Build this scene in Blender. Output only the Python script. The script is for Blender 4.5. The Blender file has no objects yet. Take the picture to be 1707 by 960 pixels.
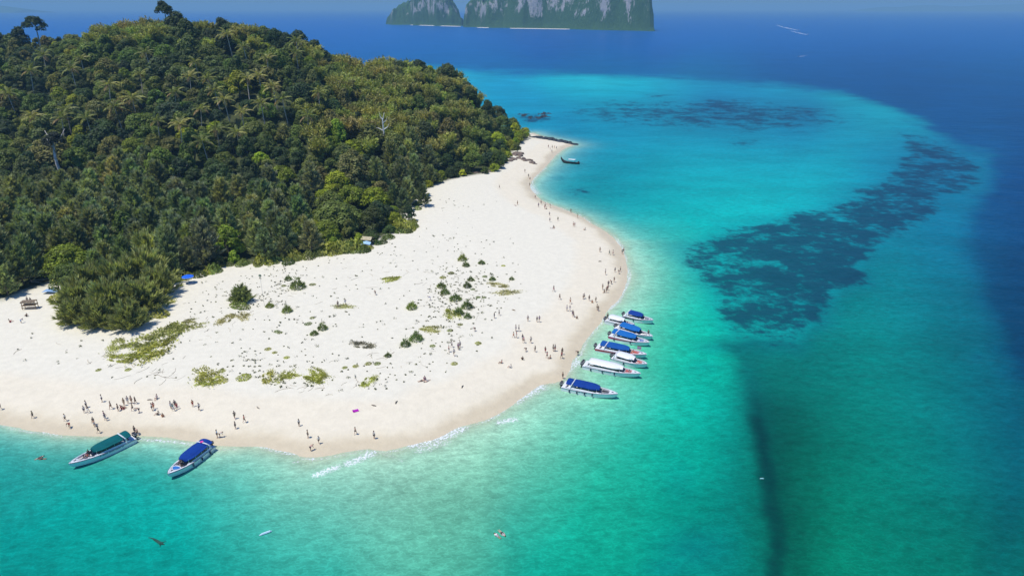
import bpy, bmesh, math, random
import numpy as np
from mathutils import Vector, Matrix, Euler
from mathutils import noise as mnoise

sc = bpy.context.scene
R = math.radians

# ------------------------------------------------------------------ camera, sky, sun, exposure
CAM_H = 70.0
FPX = 1138.0                      # focal length in photo pixels (photo 1707 x 960)
PITCH = math.atan(466.0 / FPX)
SP, CP = math.sin(PITCH), math.cos(PITCH)
cam_d = bpy.data.cameras.new("camera")
cam_d.sensor_width = 36.0
cam_d.lens = 36.0 * FPX / 1707.0
cam_d.clip_start = 1.0
cam_d.clip_end = 200000.0
cam = bpy.data.objects.new("camera", cam_d)
sc.collection.objects.link(cam)
cam.location = (0, 0, CAM_H)
cam.rotation_euler = (R(90) - PITCH, 0, 0)
sc.camera = cam

SUN_EL, SUN_AZ = 69.0, -114.0      # azimuth from +Y towards +X: the sun stands high on the left
sdir = Vector((math.sin(R(SUN_AZ)) * math.cos(R(SUN_EL)), math.cos(R(SUN_AZ)) * math.cos(R(SUN_EL)), math.sin(R(SUN_EL))))
world = bpy.data.worlds.new("World")
sc.world = world
world.use_nodes = True
wn = world.node_tree
bg = wn.nodes["Background"]
sky = wn.nodes.new("ShaderNodeTexSky")
sky.sky_type = 'NISHITA'
sky.sun_disc = False
sky.sun_elevation = R(SUN_EL)
sky.sun_rotation = R(SUN_AZ)
sky.air_density = 1.2
sky.dust_density = 0.6
sky.ozone_density = 2.5
tn = wn.nodes.new("ShaderNodeMix"); tn.data_type = 'RGBA'; tn.blend_type = 'MULTIPLY'
tn.inputs[0].default_value = 1.0; tn.inputs[7].default_value = (0.44, 0.82, 1.42, 1)     # the photo's cool, saturated grading of the sky
wn.links.new(sky.outputs[0], tn.inputs[6]); wn.links.new(tn.outputs[2], bg.inputs[0])
bg.inputs[1].default_value = 0.08
sun_l = bpy.data.lights.new("sun", 'SUN')
sun_l.energy = 4.0
sun_l.angle = R(0.53)
sun_l.color = (1.0, 0.955, 0.875)
sun = bpy.data.objects.new("sun", sun_l)
sc.collection.objects.link(sun)
sun.rotation_euler = sdir.to_track_quat('Z', 'Y').to_euler()
sc.view_settings.view_transform = 'Standard'
sc.view_settings.look = 'None'
sc.view_settings.exposure = 0.0
sc.view_settings.gamma = 1.0
sc.view_settings.use_curve_mapping = False
sc.cycles.use_denoising = True
sc.cycles.max_bounces = 6
sc.cycles.diffuse_bounces = 2
sc.cycles.glossy_bounces = 2
sc.cycles.transparent_max_bounces = 8
sc.cycles.volume_bounces = 0
sc.cycles.caustics_reflective = False
sc.cycles.caustics_refractive = False

rng = np.random.default_rng(7)
rnd = random.Random(11)
COL = sc.collection


def lin(c):
    c = np.asarray(c, float) / 255.0
    return np.where(c <= 0.04045, c / 12.92, ((c + 0.055) / 1.055) ** 2.4)


# ------------------------------------------------------------------ surveying: where things of the photo stand on the ground
def ray(px, py):
    a = (np.asarray(px, float) - 853.5) / FPX
    b = (480.0 - np.asarray(py, float)) / FPX
    return a, CP + b * SP, -SP + b * CP


def P(px, py, z=0.0):
    dx, dy, dz = ray(px, py)
    t = (z - CAM_H) / dz
    return np.stack([dx * t, dy * t], -1)


def project(X, Y, Z=0.0):
    dz = Z - CAM_H
    d = Y * CP - dz * SP
    u = Y * SP + dz * CP
    d = np.maximum(d, 1e-3)
    return 853.5 + FPX * X / d, 480.0 - FPX * u / d


def catmull(pts, n=6):
    pts = np.asarray(pts, float)
    out = []
    for i in range(len(pts) - 1):
        p0 = pts[max(i - 1, 0)]; p1 = pts[i]; p2 = pts[i + 1]; p3 = pts[min(i + 2, len(pts) - 1)]
        for k in range(n):
            t = k / n
            out.append(0.5 * ((2 * p1) + (-p0 + p2) * t + (2 * p0 - 5 * p1 + 4 * p2 - p3) * t * t + (-p0 + 3 * p1 - 3 * p2 + p3) * t ** 3))
    out.append(pts[-1])
    return np.array(out)


def seg_dist(X, Y, poly, closed=True):
    """distance of points to a polyline and inside flag"""
    shp = X.shape
    x = X.ravel(); y = Y.ravel()
    best = np.full(x.shape, 1e18)
    inside = np.zeros(x.shape, bool)
    n = len(poly)
    for i in range(n if closed else n - 1):
        ax, ay = poly[i]; bx, by = poly[(i + 1) % n]
        vx, vy = bx - ax, by - ay
        L = vx * vx + vy * vy + 1e-12
        t = np.clip(((x - ax) * vx + (y - ay) * vy) / L, 0, 1)
        d = (x - ax - t * vx) ** 2 + (y - ay - t * vy) ** 2
        best = np.minimum(best, d)
        if closed:
            c = (ay > y) != (by > y)
            with np.errstate(divide='ignore', invalid='ignore'):
                inside ^= c & (x < (bx - ax) * (y - ay) / (by - ay + 1e-18) + ax)
    return np.sqrt(best).reshape(shp), inside.reshape(shp)


def sstep(a, b, x):
    t = np.clip((x - a) / (b - a), 0, 1)
    return t * t * (3 - 2 * t)


def vnoise(X, Y, scale, seed=0, octaves=3):
    """smooth value noise in numpy"""
    r = np.random.default_rng(1000 + seed)
    tab = r.random((64, 64))
    out = np.zeros(np.shape(X)); amp = 1.0; tot = 0.0
    for o in range(octaves):
        u = X / scale * (2 ** o) + 17.3 * o; v = Y / scale * (2 ** o) + 9.1 * o
        iu = np.floor(u).astype(int); iv = np.floor(v).astype(int)
        fu = u - iu; fv = v - iv
        fu = fu * fu * (3 - 2 * fu); fv = fv * fv * (3 - 2 * fv)
        g = lambda a, b: tab[a % 64, b % 64]
        val = (g(iu, iv) * (1 - fu) + g(iu + 1, iv) * fu) * (1 - fv) + (g(iu, iv + 1) * (1 - fu) + g(iu + 1, iv + 1) * fu) * fv
        out += amp * val; tot += amp; amp *= 0.5
    return out / tot * 2 - 1


# shoreline of the island as the photo shows it, then the hidden far side
SHORE_PX = [(-260, 668), (-120, 690), (0, 706), (50, 716), (100, 723), (166, 726), (232, 725), (276, 728), (320, 734), (355, 740), (400, 743), (430, 743),
            (460, 748), (492, 755), (510, 761), (535, 760), (560, 756), (590, 750), (615, 747), (645, 750), (682, 741), (706, 736), (735, 727),
            (762, 712), (800, 702), (825, 692), (853, 675), (880, 655), (902, 641), (936, 634), (948, 618), (952, 604), (963, 588), (972, 572), (986, 554),
            (1001, 537), (1014, 515), (1029, 501), (1036, 490), (1043, 472), (1045, 453), (1042, 432), (1034, 412), (1021, 396), (1002, 382),
            (985, 373), (972, 364), (951, 354), (922, 343), (902, 334), (890, 322), (883, 312), (888, 299), (899, 288), (912, 275), (925, 260),
            (940, 248), (955, 241), (935, 235), (908, 229), (888, 222)]
shore = [tuple(p) for p in P(*np.array(SHORE_PX, float).T)]
shore = list(catmull(shore, 5)) + [np.array(q, float) for q in
         [(4, 412), (-8, 430), (-35, 450), (-70, 478), (-120, 505), (-190, 540), (-280, 560), (-390, 560), (-480, 510), (-540, 430), (-540, 320), (-470, 220), (-330, 160), (-240, 135)]]
SHORE = np.array(shore)

# edge of the forest on the beach side
EDGE_PX = [(-300, 470), (-60, 500), (0, 508), (40, 492), (85, 478), (110, 470), (200, 476), (285, 470), (330, 462), (385, 445), (430, 442), (480, 438), (530, 428), (575, 424), (610, 421),
           (640, 404), (668, 390), (688, 380), (684, 362), (700, 340), (716, 318), (760, 300), (800, 292), (838, 283), (850, 272), (858, 258), (868, 246), (880, 237), (886, 230), (884, 222)]
edge = list(catmull(P(*np.array(EDGE_PX, float).T, 1.8), 4)) + [np.array(q, float) for q in
        [(0, 414), (-12, 424), (-38, 443), (-74, 470), (-123, 497), (-190, 530), (-280, 550), (-385, 550), (-470, 500), (-528, 425), (-528, 322), (-460, 228), (-340, 180)]]
EDGE = np.array(edge)

T_PX = np.array([-300, 0, 60, 130, 200, 270, 330, 380, 440, 500, 550, 600, 660, 720, 765, 800, 850, 880, 900], float)
TOP_PY = np.array([75, 60, 60, 56, 44, 30, 32, 36, 46, 62, 92, 113, 112, 113, 128, 168, 202, 226, 236], float)
RIDGE_Y = np.array([430, 430, 425, 420, 415, 412, 408, 404, 398, 392, 388, 388, 396, 402, 402, 398, 392, 388, 388], float)
FOOT_Y = np.array([250, 232, 228, 225, 225, 225, 225, 222, 222, 222, 226, 236, 250, 285, 306, 325, 352, 372, 380], float)
TREE_H = 7.0
rdx, rdy, rdz = ray(T_PX, TOP_PY)
RIDGE_Z = np.maximum(CAM_H + rdz / rdy * RIDGE_Y - TREE_H, 2.0)
T_TAN = rdx / rdy


def height_raw(X, Y, full=False):
    d, ins = seg_dist(X, Y, SHORE)
    sd = np.where(ins, d, -d)
    de, inf = seg_dist(X, Y, EDGE)
    sf = np.where(inf, de, -de)
    beach = np.where(sd < 0, np.maximum(sd * 0.07, -2.6), 1.9 * (1 - np.exp(-np.maximum(sd, 0) * 0.075)))
    beach = beach + sstep(20, 45, sd) * (0.28 * vnoise(X, Y, 17, 1) + 0.10 * vnoise(X, Y, 5, 2))
    t = X / np.maximum(Y, 1.0)
    yf = np.interp(t, T_TAN, FOOT_Y); yr = np.interp(t, T_TAN, RIDGE_Y); zr = np.interp(t, T_TAN, RIDGE_Z)
    u = np.clip((Y - yf) / (yr - yf), 0, 1)
    up = 0.55 * u + 0.45 * u * u * (3 - 2 * u)
    dn = np.clip((Y - yr) / 95.0, 0, 1)
    dn = 1 - dn * dn * (3 - 2 * dn)
    hill = (zr - 1.5) * np.where(Y < yr, up, dn)
    hill = hill * sstep(-2, 14, sf) * sstep(-560, -400, X)
    hill = hill * (1 + 0.10 * vnoise(X, Y, 70, 3)) + sstep(8, 40, sf) * sstep(2, 14, hill) * 1.6 * vnoise(X, Y, 24, 4)
    z = beach + np.maximum(hill, 0)
    if full:
        return z, sd, sf
    return z


GX0, GX1, GY0, GY1, GS = -560.0, 62.0, 70.0, 580.0, 1.5
gx = np.arange(GX0, GX1, GS); gy = np.arange(GY0, GY1, GS)
GXX, GYY = np.meshgrid(gx, gy)
GZ, GSD, GSF = height_raw(GXX, GYY, True)


def samp(A, x, y):
    u = np.clip((np.asarray(x, float) - GX0) / GS, 0, len(gx) - 1.001)
    v = np.clip((np.asarray(y, float) - GY0) / GS, 0, len(gy) - 1.001)
    i = u.astype(int); j = v.astype(int); fu = u - i; fv = v - j
    return (A[j, i] * (1 - fu) + A[j, i + 1] * fu) * (1 - fv) + (A[j + 1, i] * (1 - fu) + A[j + 1, i + 1] * fu) * fv


def hgt(x, y):
    return samp(GZ, x, y)


def hit(px, py, dz=0.0):
    """ground point seen at photo point (px,py), looking for the surface dz above the ground"""
    dx, dy, dzr = [float(v) for v in ray(px, py)]
    t = np.arange(60, 900, 0.5)
    x = dx * t; y = dy * t; z = CAM_H + dzr * t
    g = np.maximum(hgt(x, y), 0) + dz
    k = np.nonzero(z <= g)[0]
    if len(k) == 0:
        return None
    k = k[0]
    return float(x[k]), float(y[k]), float(g[k] - dz)


# ------------------------------------------------------------------ node and mesh helpers
def mat(name):
    m = bpy.data.materials.new(name); m.use_nodes = True
    nt = m.node_tree
    return m, nt, nt.nodes["Principled BSDF"]


def N(nt, t, **kw):
    n = nt.nodes.new(t)
    for k, v in kw.items():
        if isinstance(k, str) and k.startswith("i_"):
            n.inputs[k[2:].replace("_", " ")].default_value = v
        else:
            setattr(n, k, v)
    return n


def LK(nt, a, b):
    nt.links.new(a, b)


def mixrgb(nt, fac, a, b, blend='MIX'):
    n = nt.nodes.new("ShaderNodeMix"); n.data_type = 'RGBA'; n.blend_type = blend
    for s, v in ((n.inputs[0], fac), (n.inputs[6], a), (n.inputs[7], b)):
        if hasattr(v, "is_linked"):
            nt.links.new(v, s)
        else:
            s.default_value = v if not isinstance(v, tuple) else (v + (1,) if len(v) == 3 else v)
    return n.outputs[2]


def math_n(nt, op, a, b=0.0, c=None, clamp=False):
    n = nt.nodes.new("ShaderNodeMath"); n.operation = op; n.use_clamp = clamp
    vals = [a, b] + ([c] if c is not None else [])
    for s, v in zip(n.inputs, vals):
        if hasattr(v, "is_linked"):
            nt.links.new(v, s)
        else:
            s.default_value = v
    return n.outputs[0]


def maprange(nt, v, a, b, c=0.0, d=1.0, smooth=True):
    n = nt.nodes.new("ShaderNodeMapRange")
    n.interpolation_type = 'SMOOTHSTEP' if smooth else 'LINEAR'
    nt.links.new(v, n.inputs[0])
    for i, q in enumerate((a, b, c, d)):
        n.inputs[i + 1].default_value = q
    return n.outputs[0]


def noise_n(nt, vec, scale, detail=3, rough=0.55, ntype='FBM'):
    n = nt.nodes.new("ShaderNodeTexNoise")
    n.noise_type = ntype
    n.inputs["Scale"].default_value = scale; n.inputs["Detail"].default_value = detail; n.inputs["Roughness"].default_value = rough
    nt.links.new(vec, n.inputs["Vector"])
    return n.outputs[0]


def simple(name, col, rough=0.6, metal=0.0, var=0.12, vscale=6.0, bump=0.0, coat=0.0, spec=0.5):
    m, nt, b = mat(name)
    tc = nt.nodes.new("ShaderNodeTexCoord")
    nz = noise_n(nt, tc.outputs["Object"], vscale, 4)
    f = maprange(nt, nz, 0.3, 0.7, 1 - var, 1 + var * 0.5)
    c = mixrgb(nt, 1.0, col, f, 'MULTIPLY')
    LK(nt, c, b.inputs["Base Color"])
    b.inputs["Roughness"].default_value = rough; b.inputs["Metallic"].default_value = metal
    b.inputs["Coat Weight"].default_value = coat
    b.inputs["Specular IOR Level"].default_value = spec
    if bump:
        bp = nt.nodes.new("ShaderNodeBump"); bp.inputs["Strength"].default_value = bump; bp.inputs["Distance"].default_value = 0.1
        LK(nt, nz, bp.inputs["Height"]); LK(nt, bp.outputs[0], b.inputs["Normal"])
    return m


def tinted(name, rough=0.75, var=0.2, vscale=5.0):
    """one material; the colour is the object's own colour"""
    m, nt, b = mat(name)
    oi = nt.nodes.new("ShaderNodeObjectInfo"); tc = nt.nodes.new("ShaderNodeTexCoord")
    nz = noise_n(nt, tc.outputs["Object"], vscale, 3)
    c = mixrgb(nt, 1.0, oi.outputs["Color"], maprange(nt, nz, 0.3, 0.7, 1 - var, 1 + var), 'MULTIPLY')
    LK(nt, c, b.inputs["Base Color"])
    b.inputs["Roughness"].default_value = rough
    return m


def mesh_np(name, V, F, m=None, smooth=False):
    """V (n,3) array, F (m,k) array of equal sided faces or list of lists"""
    me = bpy.data.meshes.new(name)
    V = np.asarray(V, np.float32)
    if isinstance(F, np.ndarray):
        k = F.shape[1]
        me.vertices.add(len(V)); me.vertices.foreach_set("co", V.ravel())
        me.loops.add(F.size); me.loops.foreach_set("vertex_index", F.ravel().astype(np.int32))
        me.polygons.add(len(F))
        me.polygons.foreach_set("loop_start", np.arange(0, F.size, k, dtype=np.int32))
        me.polygons.foreach_set("loop_total", np.full(len(F), k, np.int32))
        me.update(calc_edges=True)
    else:
        me.from_pydata([tuple(map(float, v)) for v in V], [], [tuple(map(int, f)) for f in F])
    if m is not None:
        me.materials.append(m)
    if smooth:
        me.polygons.foreach_set("use_smooth", np.ones(len(me.polygons), bool))
    me.update()
    return me


def link(name, me, parent=None, loc=None, rot=None, scale=None, color=None):
    o = bpy.data.objects.new(name, me)
    COL.objects.link(o)
    if parent is not None:
        o.parent = parent
    if loc is not None:
        o.location = loc
    if rot is not None:
        o.rotation_euler = rot
    if scale is not None:
        o.scale = scale if not np.isscalar(scale) else (scale,) * 3
    if color is not None:
        o.color = tuple(color)[:3] + (1,)
    return o


def tag(o, label=None, cat=None, group=None, kind=None):
    if label: o["label"] = label
    if cat: o["category"] = cat
    if group: o["group"] = group
    if kind: o["kind"] = kind
    return o


def empty(name, loc, rz=0.0, scale=1.0):
    o = bpy.data.objects.new(name, None); COL.objects.link(o)
    o.empty_display_size = 0.5
    o.location = loc; o.rotation_euler = (0, 0, rz); o.scale = (scale,) * 3
    return o


class MB:
    """collects shapes into one mesh"""
    def __init__(s):
        s.v = []; s.f = []

    def add(s, V, F):
        b = len(s.v)
        s.v += [tuple(map(float, p)) for p in V]
        s.f += [tuple(int(i) + b for i in f) for f in F]
        return s

    def box(s, c, d, rz=0.0, taper=1.0, M=None):
        hx, hy, hz = d[0] / 2, d[1] / 2, d[2] / 2
        V = []
        for z, k in ((-hz, 1.0), (hz, taper)):
            for x, y in ((-hx, -hy), (hx, -hy), (hx, hy), (-hx, hy)):
                V.append(Vector((x * k, y * k, z)))
        rot = Matrix.Rotation(rz, 3, 'Z') if M is None else M
        V = [rot @ v + Vector(c) for v in V]
        return s.add(V, [(0, 3, 2, 1), (4, 5, 6, 7), (0, 1, 5, 4), (1, 2, 6, 5), (2, 3, 7, 6), (3, 0, 4, 7)])

    def tube(s, pts, r, n=6, cap=True):
        pts = [Vector(p) for p in pts]
        rr = r if hasattr(r, "__len__") else [r] * len(pts)
        V = []; F = []
        for i, p in enumerate(pts):
            d = (pts[min(i + 1, len(pts) - 1)] - pts[max(i - 1, 0)])
            if d.length < 1e-9: d = Vector((0, 0, 1))
            d.normalize()
            a = d.cross(Vector((0, 0, 1)) if abs(d.z) < 0.9 else Vector((1, 0, 0))).normalized(); b = d.cross(a)
            for k in range(n):
                t = 2 * math.pi * k / n
                V.append(p + (a * math.cos(t) + b * math.sin(t)) * rr[i])
        for i in range(len(pts) - 1):
            for k in range(n):
                F.append((i * n + k, i * n + (k + 1) % n, (i + 1) * n + (k + 1) % n, (i + 1) * n + k))
        if cap:
            F.append(tuple(range(n - 1, -1, -1))); F.append(tuple((len(pts) - 1) * n + k for k in range(n)))
        return s.add(V, F)

    def ball(s, c, r, nu=8, nv=5):
        r = r if hasattr(r, "__len__") else (r, r, r)
        V = [(c[0], c[1], c[2] + r[2])]; F = []
        for j in range(1, nv):
            ph = math.pi * j / nv
            for i in range(nu):
                th = 2 * math.pi * i / nu
                V.append((c[0] + r[0] * math.sin(ph) * math.cos(th), c[1] + r[1] * math.sin(ph) * math.sin(th), c[2] + r[2] * math.cos(ph)))
        V.append((c[0], c[1], c[2] - r[2]))
        for i in range(nu):
            F.append((0, 1 + i, 1 + (i + 1) % nu))
            for j in range(nv - 2):
                a = 1 + j * nu + i; b = 1 + j * nu + (i + 1) % nu
                F.append((a, a + nu, b + nu, b))
            F.append((len(V) - 1, 1 + (nv - 2) * nu + (i + 1) % nu, 1 + (nv - 2) * nu + i))
        return s.add(V, F)

    def mesh(s, name, m, smooth=False):
        me = mesh_np(name, np.array(s.v) if s.v else np.zeros((0, 3)), s.f, m, smooth)
        return me

    def build(s, name, m, parent=None, smooth=False, **kw):
        return link(name, s.mesh(name, m, smooth), parent, **kw)


# ------------------------------------------------------------------ the sea
def tps_lin(pts, vals, qx, qy):
    """smooth interpolation with linear radial functions"""
    pts = np.asarray(pts, float); n = len(pts)
    D = np.hypot(pts[:, None, 0] - pts[None, :, 0], pts[:, None, 1] - pts[None, :, 1])
    A = np.zeros((n + 1, n + 1)); A[:n, :n] = D - 12.0 * np.eye(n); A[:n, n] = 1; A[n, :n] = 1
    rhs = np.zeros((n + 1, vals.shape[1])); rhs[:n] = vals
    W = np.linalg.solve(A, rhs)
    out = np.tile(W[n], (qx.size, 1))
    x = qx.ravel(); y = qy.ravel()
    for i in range(n):
        out += np.sqrt((x - pts[i, 0]) ** 2 + (y - pts[i, 1]) ** 2 + 36.0)[:, None] * W[i]
    return out


SEA = [(60, 745, 50, 170, 152), (150, 830, 14, 160, 140), (60, 930, 2, 146, 128), (300, 820, 26, 168, 148), (300, 930, 18, 158, 138), (450, 790, 80, 190, 160), (440, 860, 58, 172, 148),
       (600, 830, 98, 186, 156), (700, 780, 108, 192, 156), (600, 900, 68, 176, 146), (560, 950, 36, 166, 140), (800, 745, 112, 196, 156), (900, 700, 88, 190, 154), (900, 800, 60, 182, 146),
       (850, 870, 40, 170, 140), (900, 940, 8, 170, 138), (1000, 700, 60, 190, 155), (1000, 800, 4, 174, 136), (1000, 900, 0, 164, 130), (1100, 700, 6, 180, 146), (1150, 600, 30, 186, 158), (1085, 640, 50, 188, 156), (1045, 690, 40, 186, 154),
       (1110, 500, 55, 182, 160), (1085, 440, 80, 185, 165), (1120, 550, 40, 184, 158), (1180, 750, 0, 168, 138), (1205, 650, 0, 172, 145), (1150, 905, 0, 142, 118), (1090, 850, 0, 164, 132),
       (1225, 740, 0, 150, 128), (1225, 860, 0, 140, 120), (1320, 700, 0, 100, 104), (1340, 800, 0, 112, 108), (1400, 920, 0, 134, 122), (1330, 930, 0, 112, 106), (1500, 780, 0, 128, 128), (1500, 660, 0, 128, 134),
       (1600, 750, 0, 120, 134), (1690, 700, 0, 96, 126), (1695, 860, 0, 98, 118), (1600, 925, 0, 122, 120), (1290, 610, 0, 118, 122), (1450, 570, 0, 132, 138), (1500, 480, 0, 130, 150),
       (1570, 570, 0, 114, 132), (1480, 430, 0, 134, 158), (1560, 385, 0, 122, 162), (1620, 420, 2, 92, 145), (1690, 450, 5, 72, 128), (1690, 550, 5, 74, 124), (1650, 330, 6, 82, 146), (1700, 300, 12, 76, 144),
       (1655, 250, 14, 88, 152), (1690, 220, 20, 80, 148), (1150, 330, 24, 180, 182), (1250, 330, 22, 184, 186), (1350, 300, 12, 174, 184), (1400, 265, 0, 162, 180), (1450, 260, 0, 146, 174), (1100, 280, 0, 162, 174),
       (1000, 300, 0, 146, 158), (950, 330, 26, 160, 166), (1050, 360, 40, 172, 172), (1000, 250, 0, 150, 174), (950, 200, 0, 146, 184), (1050, 200, 0, 152, 184), (900, 160, 20, 158, 194), (1000, 140, 50, 190, 202), (920, 139, 44, 184, 200), (1400, 168, 40, 162, 180), (1470, 194, 40, 165, 180), (1535, 222, 34, 150, 172),
       (1080, 142, 36, 178, 196), (850, 136, 30, 156, 194), (850, 114, 12, 110, 182), (1000, 114, 6, 108, 178), (1150, 126, 8, 112, 172), (1200, 141, 22, 145, 180), (1300, 147, 20, 150, 180), 
       (1530, 228, 8, 140, 172), (1190, 172, 0, 124, 168), (1350, 192, 0, 118, 162), (1250, 230, 0, 148, 174), (1320, 226, 0, 142, 174), (1560, 262, 0, 112, 158), (900, 90, 10, 92, 172), (1100, 90, 10, 92, 172),
       (1300, 112, 15, 88, 162), (1330, 80, 8, 96, 172), (1400, 140, 16, 84, 156), (1500, 170, 18, 80, 150), (1580, 205, 18, 80, 150), (1690, 150, 20, 84, 154), (1500, 90, 15, 90, 165), (1690, 90, 20, 95, 168), (1300, 50, 18, 98, 174),
       (1600, 50, 22, 98, 172), (900, 60, 15, 96, 176), (1150, 60, 12, 100, 180), (600, 60, 18, 100, 182), (300, 30, 22, 100, 180), (1100, 30, 20, 100, 176), (1500, 25, 26, 104, 176), (700, 25, 22, 104, 180)]
SEA = np.array(SEA, float)


def vwarp(py):
    return 500.0 * np.log(np.maximum(py - 14, 0.5) + 200.0)


REEF_PX = np.array([(1112, 398), (1180, 380), (1262, 360), (1334, 344), (1408, 332), (1450, 308), (1490, 286), (1500, 250), (1490, 214), (1530, 222), (1580, 238), (1618, 250), (1646, 285), (1632, 322), (1585, 345),
                    (1532, 382), (1479, 411), (1436, 446), (1440, 470), (1392, 484), (1388, 534), (1357, 552), (1334, 588), (1285, 580), (1240, 566), (1207, 558), (1195, 524), (1186, 482), (1152, 460), (1128, 430)], float)
DEEP_PX = np.array([(-200, -40), (-200, 118), (700, 112), (800, 119), (850, 123), (950, 125), (1100, 129), (1200, 135), (1300, 141), (1400, 158), (1480, 182), (1540, 210), (1595, 243), (1660, 262), (1648, 310), (1618, 370),
                    (1600, 420), (1622, 490), (1660, 560), (1692, 620), (1760, 665), (1900, 700), (1900, -40)], float)
SLOPE_PX = np.array([(1200, 560), (1226, 605), (1240, 640), (1258, 700), (1270, 760), (1280, 820), (1290, 880), (1290, 1100), (1900, 1100), (1900, 700), (1760, 665), (1692, 620), (1660, 560), (1622, 490), (1600, 420), (1618, 370), (1648, 310),
                     (1660, 262), (1640, 280), (1585, 330), (1532, 372), (1433, 430), (1380, 500), (1334, 570), (1260, 560)], float)
PATCH = [(1200, 176, 95, 14, .75), (1330, 186, 85, 16, .7), (1160, 190, 60, 10, .6), (1090, 160, 45, 6, .6), (1010, 176, 40, 5, .55), (1110, 216, 60, 9, .35), (1235, 238, 45, 8, .62), (1050, 216, 55, 7, .4), (965, 322, 45, 14, .52),
         (930, 297, 18, 4, .6), (1020, 352, 60, 12, .35), (890, 198, 36, 10, .75), (1400, 205, 80, 16, .5), (1480, 240, 50, 18, .4), (960, 175, 40, 8, .4), (1060, 290, 60, 14, .35), (1200, 215, 90, 10, .4),
         (1190, 580, 30, 12, .45), (1175, 610, 25, 12, .3), (1630, 595, 10, 6, .55), (1150, 915, 60, 34, .42), (1110, 945, 40, 20, .42), (1130, 800, 30, 34, .22), (1450, 325, 60, 26, .6), (1540, 290, 60, 30, .6), (1420, 330, 60, 12, .5)]
BAND = np.array([(1235, 590), (1250, 650), (1262, 700), (1272, 760), (1280, 820), (1292, 880), (1290, 990)], float)
# breaking wavelets and swash: photo points of the crest, width in metres, strength
FOAM = [([(527, 792), (545, 785), (562, 778)], 0.55, 1.0), ([(582, 772), (602, 764), (622, 755)], 0.65, 1.0), ([(688, 741), (712, 736), (730, 731), (752, 723), (768, 714)], 0.9, 1.0),
        ([(700, 750), (722, 744), (742, 737)], 0.8, .7), ([(832, 704), (845, 701), (858, 699)], 0.55, 1.0), ([(856, 668), (870, 660), (884, 652), (900, 645)], 1.2, 1.0), ([(938, 620), (948, 611), (962, 604)], 1.2, .9),
        ([(968, 566), (978, 556), (986, 548)], 1.0, .7), ([(1012, 517), (1022, 509), (1031, 500)], 0.6, 1.0), ([(1000, 540), (1006, 532)], 0.5, .9), ([(1034, 468), (1038, 458), (1042, 450)], 1.3, 1.0),
        ([(1027, 402), (1031, 412), (1036, 418)], 1.0, .9), ([(1003, 386), (1008, 392)], .8, .7), ([(970, 363), (983, 371)], .6, .8), ([(925, 344), (950, 353)], .5, .8), ([(883, 309), (887, 318), (893, 322)], 1.8, .9), ([(885, 304), (896, 290), (910, 280)], .8, .8),
        ([(915, 272), (930, 255), (942, 248)], .9, .6), ([(430, 742), (450, 746), (470, 749), (490, 755)], .5, .9), ([(74, 718), (88, 721), (104, 721)], .6, .9), ([(0, 702), (20, 706), (45, 712), (62, 716)], .7, .6),
        ([(512, 764), (525, 764)], .25, .8), ([(486, 770), (497, 769)], .2, .7), ([(590, 750), (604, 747), (612, 744)], .35, .6), ([(640, 756), (655, 762), (672, 768)], .5, .45), ([(735, 712), (760, 706), (785, 699)], .5, .5),
        ([(862, 187), (890, 189), (903, 192)], 1.5, .5), ([(880, 204), (905, 204)], 1.8, .9), ([(350, 739), (380, 743)], .4, .5)]


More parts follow.
